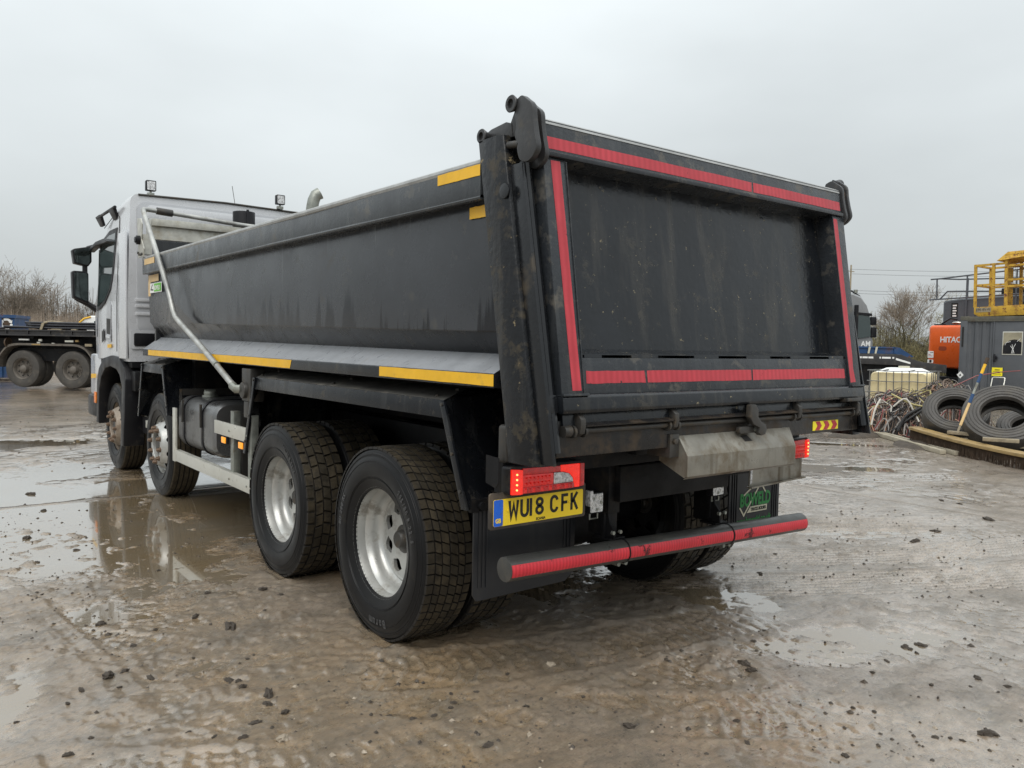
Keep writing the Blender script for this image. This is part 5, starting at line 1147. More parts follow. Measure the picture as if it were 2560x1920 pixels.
mb = MB(); yb(mb, 1.15, 1.615, -.015, -.0125, 1.535, 2.13); obj('window_pane', mb, pmat('dirty_pane', (0.30, 0.27, 0.19), .12, var=.25, vscale=3, rvar=.05), wf_)
mb = MB(); rj = random.Random(9); P = [(1.155, 1.54), (1.61, 1.54), (1.612, 1.86), (1.56, 1.88), (1.5, 1.93), (1.42, 1.94), (1.36, 1.92), (1.30, 1.90), (1.24, 1.84), (1.19, 1.82), (1.157, 1.76)]
mb.prism([(-y, z) for y, z in P], 'X', -.0185, -.0155); obj('black_bag', mb, PLA, wf_)
for pts in ([(1.37, 1.55), (1.40, 1.70), (1.38, 1.80)], [(1.40, 1.55), (1.42, 1.72), (1.47, 1.82)], [(1.44, 1.55), (1.41, 1.66), (1.34, 1.76)], [(1.5, 1.88), (1.58, 1.96)], [(1.28, 1.86), (1.34, 1.88)], [(1.2, 1.78), (1.23, 1.85), (1.29, 1.87)]):
    mb = MB(); mb.tube([(-.0205, -y, z) for y, z in pts], .006, 5); obj('pane_mark', mb, WHT, wf_)
mb = MB(); mb.tube([(-.05, -.97, 1.30), (-.06, -.955, 1.40), (-.03, -.95, 1.52)], .022, 8); mb.cyl((-.02, -.98, 1.42), (-.05, -.98, 1.42), .05, 12); obj('door_lock', mb, PLA, ct)
mb = MB(); yb(mb, .055, .10, -.012, .002, 1.72, 2.29); obj('post_slot', mb, INK, ct)
SGN = pmat('sign_yellow', (0.85, 0.72, 0.02), .45, var=.05)
mb = MB(); yb(mb, .905, 1.175, -.035, -.025, .915, 1.15); s_ = obj('warning_sign', mb, SGN, ct)
def face(x): return lambda u, v, d: (x-d, -u, v)
mb = MB(); yb(mb, .975, 1.105, -.037, -.0352, 1.075, 1.098); obj('sign_line', mb, INK, s_)
for k in range(3):
    mb = MB(); yb(mb, .935, 1.145-.03*(k % 2), -.037, -.0352, 1.035-.035*k, 1.045-.035*k); obj('sign_line', mb, INK, s_)
mb = MB(); c0 = (.06, .905); mb.prism([(-(.06), .80), (-(.06+.095), .905), (-.06, 1.01), (-(.06-.095), .905)], 'X', -.012, -.004); dm = obj('hazard_diamond', mb, WHT, ct)
mb = MB(); mb.prism([(-.045, .87), (-.085, .88), (-.08, .91), (-.06, .94), (-.035, .90)], 'X', -.0145, -.0125); obj('hazard_symbol', mb, INK, dm)
# sack truck handle leaning on the container door
tl = thing('sack_truck', 'bare metal sack truck leaning against the grey container door', 'trolley', (21.0, 5.5, 0))
mb = MB(); mb.tube(fillet([(-.25, .16, .12), (.02, .16, .88), (.02, -.16, .88), (-.25, -.16, .12)], .05, 4), .017, 8); obj('frame', mb, ALU, tl)
for y in (-.2, .2):
    mb = MB(); mb.join(tyre_plain(.13, .07, .06, 20)); q = obj('wheel', mb, GRYD, tl); q.rotation_euler.z = math.pi/2; q.location = (-.25, y, .13)
mb = MB(); mb.box(-.45, -.26, -.2, .2, .02, .04); mb.box(-.1, -.06, -.16, .16, .6, .63); obj('foot_plate', mb, STEEL, tl)
# rusty yellow work cage on the roof of the container
YRU = pmat('rusty_yellow_paint', (0.52, 0.31, 0.035), 0.6, var=.2, vscale=4, dirt=(0.17, 0.065, 0.03), damt=.42, dscale=6, chips=(0.14, 0.05, 0.03), camt=.5, cscale=8, bump=.1)
cg = thing('work_cage', 'rusty yellow steel man cage resting on the container roof', 'cage', (21.55, 6.45, 2.592))
cg.rotation_euler = (math.radians(-1.5), 0, 0)
def bar(mb, p, q, r=.03): return mb.tube([p, q], r, 4)
mb = MB(); P = [(0, .08), (.12, .0), (2.2, .0), (2.2, .30), (0.0, .27)]
mb.prism([(-y, z) for y, z in P], 'X', 0, 1.1); obj('tray', mb, YRU, cg, bevel=.01)
mb = MB(); mb.prism([(-.06, .12), (-.06, .25), (-.46, .25), (-.46, .12)], 'X', -.006, -.001); pl_ = obj('name_panel', mb, WOOD, cg)
rk = random.Random(4); mb = MB()
for k in range(11):
    u = .085+.034*k; mb.join(ribbon([(u, .145+rk.uniform(0, .03)), (u+rk.uniform(-.01, .015), .19), (u+rk.uniform(-.012, .012), .215+rk.uniform(0, .02))], .012, .002, lambda a, b, d: (-.0065-d, -a, b)))
obj('worn_lettering', mb, INK, pl_, smooth=0)['kind'] = 'stuff'
for y in (.02, .5, .83, 1.6, 2.15):
    for x in (.03, 1.07):
        h = 1.5 if y < .8 else 1.68
        mb = MB(); mb.box(x-.03, x+.03, -y-.035, -y+.035, .27, h); obj('post', mb, YRU, cg)
for z, a, b in ((1.47, .0, .53), (.90, .0, .53), (1.47, .5, .85), (.88, .5, .85), (1.62, .83, 2.2), (1.40, .83, 2.2), (1.0, .83, 2.2), (.82, .83, 2.2), (1.70, .80, 2.2)):
    for x in (.03, 1.07):
        mb = MB(); mb.box(x-.025, x+.025, -b, -a, z-.028, z+.028); obj('rail', mb, YRU, cg)
for y in (.02, .83, 2.15):
    for z in (1.47, .9):
        mb = MB(); mb.box(.06, 1.04, -y-.025, -y+.025, z-.027, z+.027); obj('rail', mb, YRU, cg)
mb = MB(); mb.hexa([(-.05, -2.2, 1.70), (1.15, -2.2, 1.70), (1.15, -.6, 1.55), (-.05, -.6, 1.55), (0.05, -2.2, 1.80), (1.05, -2.2, 1.80), (1.05, -.85, 1.79), (.05, -.85, 1.79)]); obj('roof', mb, YRU, cg)
for z0, z1 in ((.96, 1.38), (.32, .80)):
    mb = MB(); mb.box(.55, .58, -.80, -.58, z0, z1); obj('infill_panel', mb, YRU, cg)
mb = MB()
for k in range(24):
    y = .9+.05*k; mb.tube([(.05, -y, .30), (.05, -y, 1.4)], .003, 3)
for k in range(22): mb.tube([(.05, -.88, .32+.05*k), (.05, -2.1, .32+.05*k)], .003, 3)
obj('mesh_guard', mb, DKST, cg)['kind'] = 'stuff'
# ---- excavator behind the container
ORA = pmat('excavator_orange', (0.72, 0.115, 0.018), 0.34, var=.06, coat=.3, dirt=(0.40, 0.08, 0.02), damt=.06)
EGR = pmat('excavator_grey', (0.075, 0.082, 0.092), 0.4, var=.1)
ex = thing('excavator', 'orange and grey tracked excavator with hand rails, parked behind the container', 'excavator', (23.0, 8.4, 0))
mb = MB(); P = rrect(1.05, 2.40, 0, 1, .0)
prof_ = [(-2.9, 1.05), (0, 1.05), (0, 2.40), (-2.9, 2.40)]
mb.loft([[(x, y, z) for y, z in rrect(-2.9+i, -0-i, 1.04+i*.6, 2.40-i*.6, .10, 5)] for x, i in ((.0, .10), (.05, .03), (.14, 0), (1.0, 0))]); cw = obj('counterweight', mb, ORA, ex, smooth=50)
mb = text_mb('HITACHI', .25, .006, lambda u, v, d: (-.004-d, -.39-u, 1.86+v), bold=.006, sx=.86); obj('maker_lettering', mb, WHT, cw, smooth=0)
mb = MB(); mb.prism([(-y, z) for y, z in rrect(.36, .60, 1.60, 1.73, .05)], 'X', -.006, .05); obj('lifting_pocket', mb, pmat('pocket_shadow', (.25, .04, .01), .6), cw)
mb = MB(); mb.box(-.005, .03, -.50, -.45, 1.62, 1.70); obj('lifting_eye', mb, ORA, cw)
for z0, z1, m_ in ((1.36, 1.575, WHT), (1.20, 1.305, WHT)):
    mb = MB(); mb.box(-.004, .02, -.21, -.03, z0, z1); st_ = obj('sticker', mb, m_, cw)
mb = MB(); mb.box(-.006, -.0045, -.20, -.10, 1.52, 1.535); mb.box(-.006, -.0045, -.16, -.09, 1.21, 1.295); obj('sticker_print', mb, INK, cw)
mb = MB(); mb.box(-.006, -.0045, -.12, -.05, 1.46, 1.475); mb.box(-.006, -.0045, -.19, -.05, 1.42, 1.43); obj('sticker_print', mb, REDT, cw)
mb = MB(); mb.prism([(.2, 2.2), (-3.6, 2.2), (-3.6, 3.36), (-.5, 3.30), (.16, 3.22), (.2, 3.18)], 'X', 0, 1.0)
mb = MB(); mb.loft([[(x, y, z) for y, z in ((.2-e, 2.2), (-3.8+e, 2.2), (-3.8+e, 3.46-e), (-.3, 3.30-e), (.15-e, 3.25-e), (.2-e, 3.2-e))] for x, e in ((1.4, .05), (1.46, 0), (3.4, 0))]); bd = obj('engine_housing', mb, EGR, ex, smooth=30)
for y in (-.55, -.82, -2.0):
    mb = MB(); mb.box(1.39, 1.396, y-.008, y+.008, 2.25, 3.22); obj('panel_gap', mb, INK, bd)
mb = MB(); mb.box(1.385, 1.396, -.28, -.08, 2.70, 3.17); vt = obj('vent', mb, INK, bd)
for k in range(5):
    mb = MB(); mb.box(1.378, 1.3845, -.25+.02*(k % 2), -.13, 2.72+.085*k, 2.765+.085*k); obj('vent_slot', mb, WHT, vt)
mb = MB(); mb.box(1.385, 1.396, -2.28, -2.15, 2.98, 3.15); obj('vent', mb, INK, bd)
mb = MB(); mb.box(1.8, 2.4, -2.2, -1.4, 3.3, 3.62); obj('intake_box', mb, PLA, ex, bevel=.03)
RL = [[(1.35, .6, 3.97), (1.35, .3, 3.98), (1.35, -.9, 4.02+.05), (1.35, -2.6, 4.18), (1.35, -3.6, 4.25)], [(1.35, .3, 3.98), (2.2, .05, 4.0), (2.3, -2.0, 3.96)], [(1.35, .62, 3.29), (1.35, -.8, 3.34), (1.35, -3.6, 3.47)], [(1.35, .28, 3.3), (1.35, .05, 3.55), (1.6, -.2, 3.56), (2.2, -1.6, 3.54)],
      [(1.35, .38, 3.30), (1.35, .40, 3.98)], [(1.9, -.35, 3.3), (1.9, -.35, 4.0)], [(1.35, -.55, 2.3), (1.35, -.55, 4.05)], [(1.35, -2.0, 2.9), (1.35, -2.0, 4.14)], [(1.35, -3.3, 3.2), (1.35, -3.3, 4.22)]]
for p in RL:
    mb = MB(); mb.tube(p, .026, 6); obj('hand_rail', mb, EGR, ex)
mb = MB(); mb.lathe([(0, .17), (.03, .16), (.04, .001)], 20); q = obj('rotating_mirror', mb, ALU, ex); q.rotation_euler.y = -math.pi/2+.2; q.location = (.3, -.78, 2.45)
mb = MB(); mb.tube([(.3, -.3, 2.38), (.3, -.3, 2.46), (.3, -.55, 2.62), (.3, -.75, 2.58)], .03, 6); mb.box(.2, .4, -.38, -.1, 2.38, 2.44); obj('hose', mb, PLA, ex)
mb = MB(); mb.box(.5, 3.2, -2.9, -.4, .75, 1.1); obj('slew_ring', mb, UND, ex)
for x in (-.2, 2.6):
    mb = MB(); mb.prism(rrect(-4.0, .4, .02, .78, .36, 6), 'X', x+.1, x+.7); t_ = obj('track', mb, UND, ex, bevel=.02)
# ---- grey lorry seen past the tailgate
LG = pmat('lorry_grey', (0.20, 0.205, 0.21), .35, var=.06, coat=.3)
gl = thing('grey_lorry', 'grey lorry cab with white lettering on its door, half hidden behind the tailgate', 'lorry', (20.70, 9.08, 0), math.radians(58))
def gs(x, i): return [(x, y, z) for y, z in ((-.03-i, .55), (2.1, .55), (2.1, 3.32), (.55+i, 3.32-i), (.28+i, 3.22-i), (.1+i*.5, 2.95), (.0+i*.3, 2.66), (-.03-i*.3, 2.3), (-.12, 1.85), (-.14, 1.2))]
mb = MB(); mb.loft([gs(.05, .05), gs(0.12, 0), gs(2.3, 0), gs(2.4, .05)]); gc = obj('cab', mb, LG, gl, smooth=40)
mb = MB(); mb.prism([(.22, 1.95), (-.02, 2.0), (.03, 2.60), (.26, 2.64), (.6, 2.64), (.6, 1.92)], 'X', .0, .05); obj('door_window', mb, GLS, gc)
mb = MB(); mb.prism([(-.03, 2.62), (.62, 2.68), (.62, 2.74), (-.03, 2.70)], 'X', -.02, .06); obj('visor', mb, PLA, gc)
mb = MB(); mb.box(.0, .1, -.22, -.04, 1.96, 2.28); mb.box(-.0, .1, -.2, -.02, 2.34, 2.60); obj('mirror', mb, PLA, gc, bevel=.03)
mb = MB(); mb.box(-.03, .05, .42, .52, 1.85, 2.95); obj('wind_deflector', mb, PLA, gc)
mb = text_mb('AM', .24, .004, lambda u, v, d: (.045-d, .26-u, 1.68+v), bold=.006, sx=.9); obj('door_lettering', mb, WHT, gc, smooth=0)
mb = text_mb('VA', .22, .004, lambda u, v, d: (.045-d, .34-u, 1.42+v), bold=.006, sx=.9); obj('door_lettering', mb, WHT, gc, smooth=0)
mb = MB(); mb.tube([(.3, 1.6, 3.42), (.3, .5, 3.40), (.3, .22, 3.24)], .025, 6); mb.tube([(.3, .9, 3.3), (.3, .9, 3.42)], .02, 5); obj('light_bar', mb, PLA, gc)
mb = MB(); mb.cyl((.3, .36, 3.34), (.3, .36, 3.44), .06, 12); obj('beacon', mb, STEEL, gc)
for y in (.7, ):
    mb = MB(); mb.join(tyre_plain(.5, .3, .28)); q = obj('wheel', mb, GRYD, gl); q.location = (.2, y+.3, .5)
    mb = MB(); mb.lathe([(-.1, .28), (-.05, .2), (-.08, .001)], 24); q = obj('rim', mb, ALU, gl); q.location = (.2, y+.3, .5)
# ---- low loader with blue steel ramp section
lo = thing('low_loader', 'black low loader trailer with pale reflective stripes behind the white water tank', 'trailer', (18.65, 8.36, 0))
# local frame along (0.79,-0.62)
lo.rotation_euler.z = math.atan2(-.616, .788)
mb = MB(); P = [(-1.2, 1.20), (1.28, 1.15), (1.75, 1.03), (2.6, .95), (2.6, 1.18), (1.95, 1.25), (1.75, 1.29), (1.28, 1.46), (-1.2, 1.47)]
mb.prism(P, 'Y', 0, 2.5); obj('bed', mb, DKR, lo, bevel=.01)
for a, b in ((-.0, .15), (.17, .32), (.34, .48), (.66, .70), (.73, .98), (1.03, 1.08)):
    mb = MB(); mb.box(a, b, -.008, -.001, 1.335, 1.385); obj('reflective_strip', mb, WHT, lo)
mb = MB(); mb.prism([(1.13, 1.30), (1.55, 1.19), (1.55, 1.24), (1.13, 1.36)], 'Y', -.008, -.001); obj('reflective_strip', mb, WHT, lo)
mb = MB(); mb.box(-1.2, 1.3, .2, .35, .85, 1.2); mb.box(-1.2, 2.5, .2, .4, .55, .85); obj('chassis', mb, UND, lo)
for x in (-.9, 2.3):
    mb = MB(); mb.join(tyre_plain(.42, .3, .24)); q = obj('wheel', mb, GRYD, lo); q.rotation_euler.z = math.pi/2; q.location = (x, .25, .42)
rs = thing('blue_ramp_skip', 'low blue steel skip with a sloping end carried on the low loader', 'skip', (19.75, 8.80, 1.47), math.atan2(-.616, .788))
mb = MB(); mb.prism([(-.25, 0), (1.45, 0), (1.2, .07), (.98, .20), (-.25, .20)], 'Y', 0, 1.4)
mb = MB(); mb.box(-.25, .98, 0, .05, .0, .16); mb.box(-.25, 1.0, -.03, .08, .16, .21); obj('skip_side', mb, BLU, rs)
mb = MB(); mb.prism([(.95, .21), (1.1, .19), (1.55, -.08), (1.4, -.10), (1.0, 0), (.95, .0)], 'Y', -.03, 1.3); obj('skip_end', mb, BLU, rs)
mb = MB(); mb.box(-.25, .9, 1.2, 1.3, 0, .2); mb.box(-.25, 1.0, .08, 1.2, .0, .02); obj('skip_floor', mb, DKR, rs)
for x in (.15, .36):
    mb = MB(); mb.hexa([(x, -.05, .0), (x+.05, -.05, .0), (x+.05, -.03, .0), (x, -.03, .0), (x+.03, -.05, .2), (x+.09, -.05, .2), (x+.09, -.03, .2), (x+.03, -.03, .2)]); obj('lashing', mb, CRM, rs)
# ---- water tank in a cage (IBC)
ib = thing('caged_water_tank', 'white plastic water tank in a bent wire cage behind the heap of cable', 'water tank', (13.25, 4.45, .0), math.atan2(-1.07, .24))
TNK = pmat('tank_plastic', (0.68, 0.57, 0.33), .45, var=.12, vscale=2.5, dirt=(0.50, 0.38, 0.18), damt=.18, dscale=3)
mb = MB(); P = rrect(-.56, .56, .14, 1.12, .10, 5); mb.loft([[(x*s, y, .64+(z-.64)*s2) for x, z in P] for y, s, s2 in ((.03, .95, .97), (.08, 1, 1), (.88, 1, 1), (.93, .95, .97))]); tk = obj('tank', mb, TNK, ib, smooth=40)
mb = MB(); mb.loft([[(x, y, z) for x, y in ((-.52, .06), (.52, .06), (.52, .9), (-.52, .9))] for z in (1.10,)] + [[(x, y, 1.21) for x, y in ((-.30, .25), (.30, .25), (.30, .7), (-.30, .7))]]); obj('tank_top', mb, WHT, tk, bevel=.03)
mb = MB(); mb.cyl((0, .45, 1.19), (0, .45, 1.25), .11, 20); obj('tank_cap', mb, CRM, tk)
CG = pmat('cage_wire', (0.16, 0.16, 0.155), .5, metal=.5)
for x in (-.55, -.38, -.22, -.08, .08, .22, .38, .55):
    dz = .02*math.sin(x*5)
    mb = MB(); mb.tube([(x, -.005, .14), (x+.01, -.015, .6), (x-.008, -.004, 1.14+dz)], .009, 6); obj('cage_bar', mb, CG, ib)
    mb = MB(); mb.tube([(x, .97, .14), (x, .97, 1.14)], .009, 6); obj('cage_bar', mb, CG, ib)
for y in (.15, .32, .48, .64, .8):
    for x in (-.6, .6):
        mb = MB(); mb.tube([(x, y, .14), (x*1.01, y, .6), (x, y, 1.14)], .009, 6); obj('cage_bar', mb, CG, ib)
for z in (1.15, .93, .70, .45, .16):
    mb = MB(); mb.tube([(-.6, -.02, z), (-.1, -.025, z-.008), (.3, -.02, z+.012), (.6, -.02, z), (.61, .5, z+.01), (.6, .99, z), (-.6, .99, z), (-.6, -.02, z)], .010, 6); obj('cage_hoop', mb, CG, ib)
for x in (-.3, .2):
    mb = MB(); mb.tube([(x, 0, 1.15), (x+.1, .3, 1.19), (x+.1, .7, 1.19), (x, .97, 1.15)], .012, 5); obj('cage_bar', mb, CG, ib)
mb = MB(); mb.box(-.6, .6, 0, .98, .09, .13)
for x in (-.6, -.07, .46): mb.box(x, x+.14, 0, .98, 0, .09)
obj('pallet', mb, WOOD, ib)
# ---- heap of scrap cable
CCOL = [pmat('cable_grey', (0.30, 0.28, 0.26), .55, var=.2), pmat('cable_black', (0.025, 0.024, 0.024), .45), pmat('cable_white', (0.55, 0.52, 0.46), .5), pmat('cable_red', (0.20, 0.05, 0.05), .5), pmat('cable_copper', (0.36, 0.19, 0.12), .5, metal=.2),
        pmat('cable_brown', (0.14, 0.10, 0.075), .6), pmat('cable_yellow', (0.40, 0.34, 0.14), .5)]
ch = thing('cable_heap', 'tangled heap of scrap electric cable beside the old tyres', 'cable heap', (11.75, 3.62, 0), math.atan2(-.92, .39))
rc = random.Random(21)
HEAP = [(0.05, 0, .95, .62, .74), (.75, .1, .75, .5, .95), (-.55, -.1, .5, .5, .40)]
def top(x, y):
    return max([0.02]+[h*math.sqrt(max(0, 1-((x-cx)/rx)**2-((y-cy)/ry)**2)) for cx, cy, rx, ry, h in HEAP])
def strand(wild):
    x = rc.uniform(-1.0, 1.4); y = rc.uniform(-.6, .5); a = rc.uniform(0, 6.28); P = []; n = rc.randint(7, 13); st = rc.uniform(.05, .13); k = rc.uniform(-.7, .7); up = rc.uniform(.0, .06)
    for i in range(n):
        z = top(x, y)*rc.uniform(.92, 1.02)+up+wild*rc.uniform(0, .10)
        P.append((x, y, max(.015, z))); a += k+rc.uniform(-.35, .35); x += st*math.cos(a); y += st*math.sin(a)*.8
        if top(x, y) <= .03: a += 1.3; 
    return P
WT = [0]*6+[1]*8+[2]*1+[3]*2+[4]*2+[5]*10+[6]*1
stuff = MB()
for i in range(620):
    r_i = rc.choice([.004, .005, .006, .007, .009, .012]); c_i = rc.choice(WT); P = [Vector(p) for p in strand(1 if i % 5 == 0 else 0)]
    sm = []
    for k in range(len(P)-1):
        p0, p1, p2, p3 = P[max(0, k-1)], P[k], P[k+1], P[min(len(P)-1, k+2)]
        for t in (0, .5): sm.append(.5*((2*p1)+(p2-p0)*t+(2*p0-5*p1+4*p2-p3)*t*t+(3*p1-p0-3*p2+p3)*t**3))
    sm.append(P[-1])
    if i < 160 and r_i >= .006:
        mb = MB(); mb.tube(sm, r_i, 5); obj('cable', mb, CCOL[c_i], ch)
    else: stuff.tube(sm, r_i, 4, c_i)
mb = MB()
for cx, cy, rx, ry, h in HEAP:
    rings = []
    for i in range(5):
        e = i/4*1.45; rings.append([(cx+rx*.93*math.cos(e)*math.cos(a), cy+ry*.93*math.cos(e)*math.sin(a), h*.9*math.sin(e)) for a in [2*math.pi*j/18 for j in range(18)]])
    stuff.loft(rings, mi=5)
s_ = obj('cable_tangle', stuff, CCOL, ch); s_['kind'] = 'stuff'
for P, r_i, c_i in (([(-.5, -.62, .02), (-.1, -.62, .10), (.15, -.6, .33), (.5, -.5, .62), (.9, -.38, .86), (1.05, -.2, .92)], .022, 1), ([(.0, -.66, .12), (.1, -.6, .4), (.35, -.52, .55)], .03, 1), ([(-.1, -.5, .55), (.1, -.55, .75), (.25, -.5, .45), (.33, -.56, .3)], .016, 2), ([(-.45, -.6, .2), (-.4, -.6, .5), (-.32, -.52, .68)], .017, 2), ([(-.15, -.5, .78), (.2, -.5, .6), (.55, -.4, .55)], .016, 6)):
    mb = MB(); mb.tube([tuple(v) for v in fillet(P, .12, 3)], r_i, 8); obj('cable', mb, CCOL[c_i], ch)
mb = MB(); mb.tube([(0.85, -.2, .95), (1.2, -.1, 1.15), (1.55, .2, 1.22), (1.9, .6, 1.25)], .010, 6); obj('cable', mb, CCOL[3], ch)
# ---- old tyres lying against the heap
def old_tyre(loc, R2, label, tilt, spin):
    e = Vector((.39, -.92, 0)); f = Vector((.92, .39, 0)); ax = (f*math.cos(tilt)-Vector((0,0,1))*math.sin(tilt)+e*spin).normalized()   # local +X points away from the camera
    mb = tyre_plain(R2, .36, R2*.53, 56)
    for k in range(4): mb.lathe([(-.178, R2*.62+.05*k), (-.183, R2*.62+.05*k+.006), (-.178, R2*.62+.05*k+.012)], 56)
    o = obj('old_tyre', mb, OLD, smooth=40); z = ax.cross(e).normalized()*-1; y = z.cross(ax).normalized()
    mm = Matrix((ax, y, z)).transposed().to_4x4(); mm.translation = loc; o.matrix_world = mm
    return tag(o, label, 'tyre', 'worn lorry tyres dumped on boards')
OLD = pmat('old_tyre_rubber', (0.062, 0.056, 0.050), .5, var=.25, vscale=4, dirt=(0.10, 0.088, 0.07), damt=.28, dscale=4, bump=.08)
old_tyre((10.75, 2.22, .52), .50, 'worn tyre lying beside the cable heap, left of the striped pole', math.radians(46), -.05)
old_tyre((10.2, 1.28, .56), .57, 'larger worn tyre lying on boards, right of the striped pole', math.radians(44), .05)
old_tyre((11.2, 1.25, .30), .48, 'worn tyre lying hidden behind the other two tyres on boards', math.radians(60), .1)
# timber slats seen through the tyre
pt = thing('pallet', 'dark timber pallet lying under the larger worn tyre', 'pallet', (10.35, 1.3, .06), math.atan2(-.92, .39))
for k in range(7):
    mb = MB(); mb.box(-.6, .6, -.5+.16*k, -.38+.16*k, .10, .125); obj('slat', mb, WOOD, pt)
for x in (-.55, 0, .5):
    mb = MB(); mb.box(x, x+.09, -.5, .6, 0, .098); obj('bearer', mb, WOOD, pt)
# striped pole
pl = thing('striped_pole', 'yellow and blue taped pole propped against the worn tyres', 'pole', (9.337, 1.578, .36))
A = Vector((0,0,0)); B = Vector((.378, -.222, 1.13))
for nm, a, b, m_, r_ in (('pole_section', 0, .1, WOOD, .016), ('pole_section', .1, .40, YELP, .02), ('pole_section', .40, .52, BLU, .024), ('pole_section', .52, .67, STEEL, .018), ('pole_section', .67, .79, BLU, .022), ('pole_section', .79, .92, YEL, .022), ('pole_head', .92, 1.0, RUST, .028)):
    mb = MB(); mb.tube([A.lerp(B, a+.001), A.lerp(B, b)], r_, 10); obj(nm, mb, m_, pl)
# brush strip: long curved board with bristles underneath
bs_ = thing('sweeper_brush', 'long wet curved board with dark bristles below it, lying in front of the worn tyres', 'brush', (9.6, 1.9, 0))
def bw(t): return (10.35-2.1*t-.10*math.sin(t*3), 2.75-3.1*t)
mb = MB(); rings = []
for i in range(15):
    t = i/14; x, y = bw(t); h = .25-.05*math.sin(t*2.6)-.03*t; rings.append([(x-9.6-.05, y-1.9+.02, h), (x-9.6+.10, y-1.9-.08, h+.01), (x-9.6+.10, y-1.9-.08, h+.055), (x-9.6-.05, y-1.9+.02, h+.045)])
mb.loft(rings); obj('brush_board', mb, WOODY, bs_, bevel=.006)
mb = MB()
for i in range(420):
    t = i/420; x, y = bw(t); h = .25-.05*math.sin(t*2.6)-.03*t
    for o_ in (-.02, .05): mb.tube([(x-9.6+o_, y-1.9, h), (x-9.6+o_+rc.uniform(-.03, .02), y-1.9+rc.uniform(-.02, .02), .0)], [.006, .003], 3)
obj('bristles', mb, RUST, bs_)['kind'] = 'stuff'
for i, (p, q, w2, lab) in enumerate((((9.858, 1.933), (9.868, 1.393), .10, 'short notched board lying left on the curved brush board'), ((9.33, 1.22), (9.50, .80), .11, 'short grey board lying right on the curved brush board by the larger tyre'))):
    d = Vector((q[0]-p[0], q[1]-p[1], 0)); L_ = d.length
    mb = MB(); mb.box(0, L_, -w2/2, w2/2, 0, .05); o = obj('board', mb, WOOD, bevel=.004); o.location = (p[0], p[1], .285); o.rotation_euler.z = math.atan2(d.y, d.x); tag(o, lab, 'board', 'boards on the brush')
# aluminium rails / plank pair on the ground
for i, (p, q, lab) in enumerate((((11.50, 4.25), (9.36, 1.78), 'pale timber batten lying nearest the open yard below the cable heap'), ((11.42, 4.02), (9.44, 1.60), 'pale timber batten lying alongside and behind another, below the cable heap'))):
    d = Vector((q[0]-p[0], q[1]-p[1], 0)); L_ = d.length
    mb = MB(); mb.box(0, L_, -.045, .045, 0, .065)
    o = obj('batten', mb, pmat('batten_wood', (0.36, 0.32, 0.24), .6, var=.3, vscale=5, dirt=(.15, .12, .08), damt=.3, dscale=5), bevel=.004); o.location = (p[0], p[1], .012); o.rotation_euler.z = math.atan2(d.y, d.x); tag(o, lab, 'batten', 'timber battens on the ground')
# earth and litter round the heap
def mound(name, cx, cy, rx, ry, h, m_, seed):
    mb = MB(); rings = []; n = 26
    for i in range(8):
        e = i/7*math.pi/2*.98; rings.append([(cx+rx*math.cos(e)*math.cos(a)*(1+.18*mnoise.noise((math.cos(a)*2, math.sin(a)*2, seed))), cy+ry*math.cos(e)*math.sin(a)*(1+.18*mnoise.noise((math.cos(a)*2, math.sin(a)*2, seed+5))), h*math.sin(e)*(1+.5*mnoise.noise((math.cos(a)*3, i*.7, seed)))-.01) for a in [2*math.pi*j/n for j in range(n)]])
    mb.loft(rings); o = obj(name, mb, m_, smooth=60); o['kind'] = 'structure'; return o
SOIL = pmat('dark_soil', (0.055, 0.042, 0.03), .75, var=.4, vscale=12, bump=.5, bscale=30)
mound('earth', 10.9, 3.9, 1.0, .4, .10, SOIL, 1); mound('earth', 10.9, 2.2, 1.3, .9, .12, SOIL, 7); mound('earth', 10.4, .9, .8, 1.1, .14, SOIL, 3)
# ---- overhead wires and their pole, far off
pp = thing('utility_pole', 'timber utility pole carrying wires, standing far behind the lorry', 'pole', (110.6, 60.6, 0))
mb = MB(); mb.tube([(0, 0, 0), (0, 0, 14.2)], [.17, .11], 10); obj('shaft', mb, WOOD, pp)
for z in (13.3, 10.3):
    mb = MB(); mb.box(-.9, .9, -.06, .06, z-.1, z); obj('cross_arm', mb, WOOD, pp)
WIRE = pmat('wire', (0.10, 0.105, 0.11), .6)
for k, (z0, dx, lab) in enumerate(((13.55, -.4, 'highest wire strung across the sky at the right'), (12.9, .4, 'second wire strung across the sky at the right'), (10.4, -.4, 'upper wire of the middle pair crossing the bare tree'), (10.0, .4, 'lower wire of the middle pair crossing the bare tree'), (6.7, 0, 'lowest wire crossing just above the orange excavator'))):
    P = []
    for i in range(13):
        t = i/12; P.append((110.6+dx+30*t, 60.6-24*t, z0+.6*t-4*.35*t*(1-t)))
    mb = MB(); mb.tube(P, .022, 4); o = obj('overhead_wire', mb, WIRE); tag(o, lab, 'wire', 'overhead wires')
# ---- distant shed
sh = thing('shed', 'pale blue gabled shed far off beyond the low loader', 'shed', (57.3, 25.2, 0), math.atan2(-.616, .788))
mb = MB(); mb.prism([(-1.6, 0), (1.0, 0), (1.0, 1.7), (.0, 2.2), (-1.6, 1.5)], 'Y', 0, 4); obj('walls', mb, pmat('shed_blue', (0.22, 0.28, 0.31), .6), sh)
mb = MB(); mb.prism([(-.1, 1.5), (.9, 1.68), (.35, 1.98)], 'Y', -.05, -.01); obj('gable', mb, pmat('shed_dark', (0.06, 0.07, 0.08), .6), sh)
mb = MB(); mb.prism([(-1.7, 1.5), (0, 2.24), (1.1, 1.7), (1.1, 1.78), (0, 2.32), (-1.7, 1.58)], 'Y', -.1, 4); obj('roof', mb, pmat('shed_roof', (0.16, 0.21, 0.24), .6), sh)
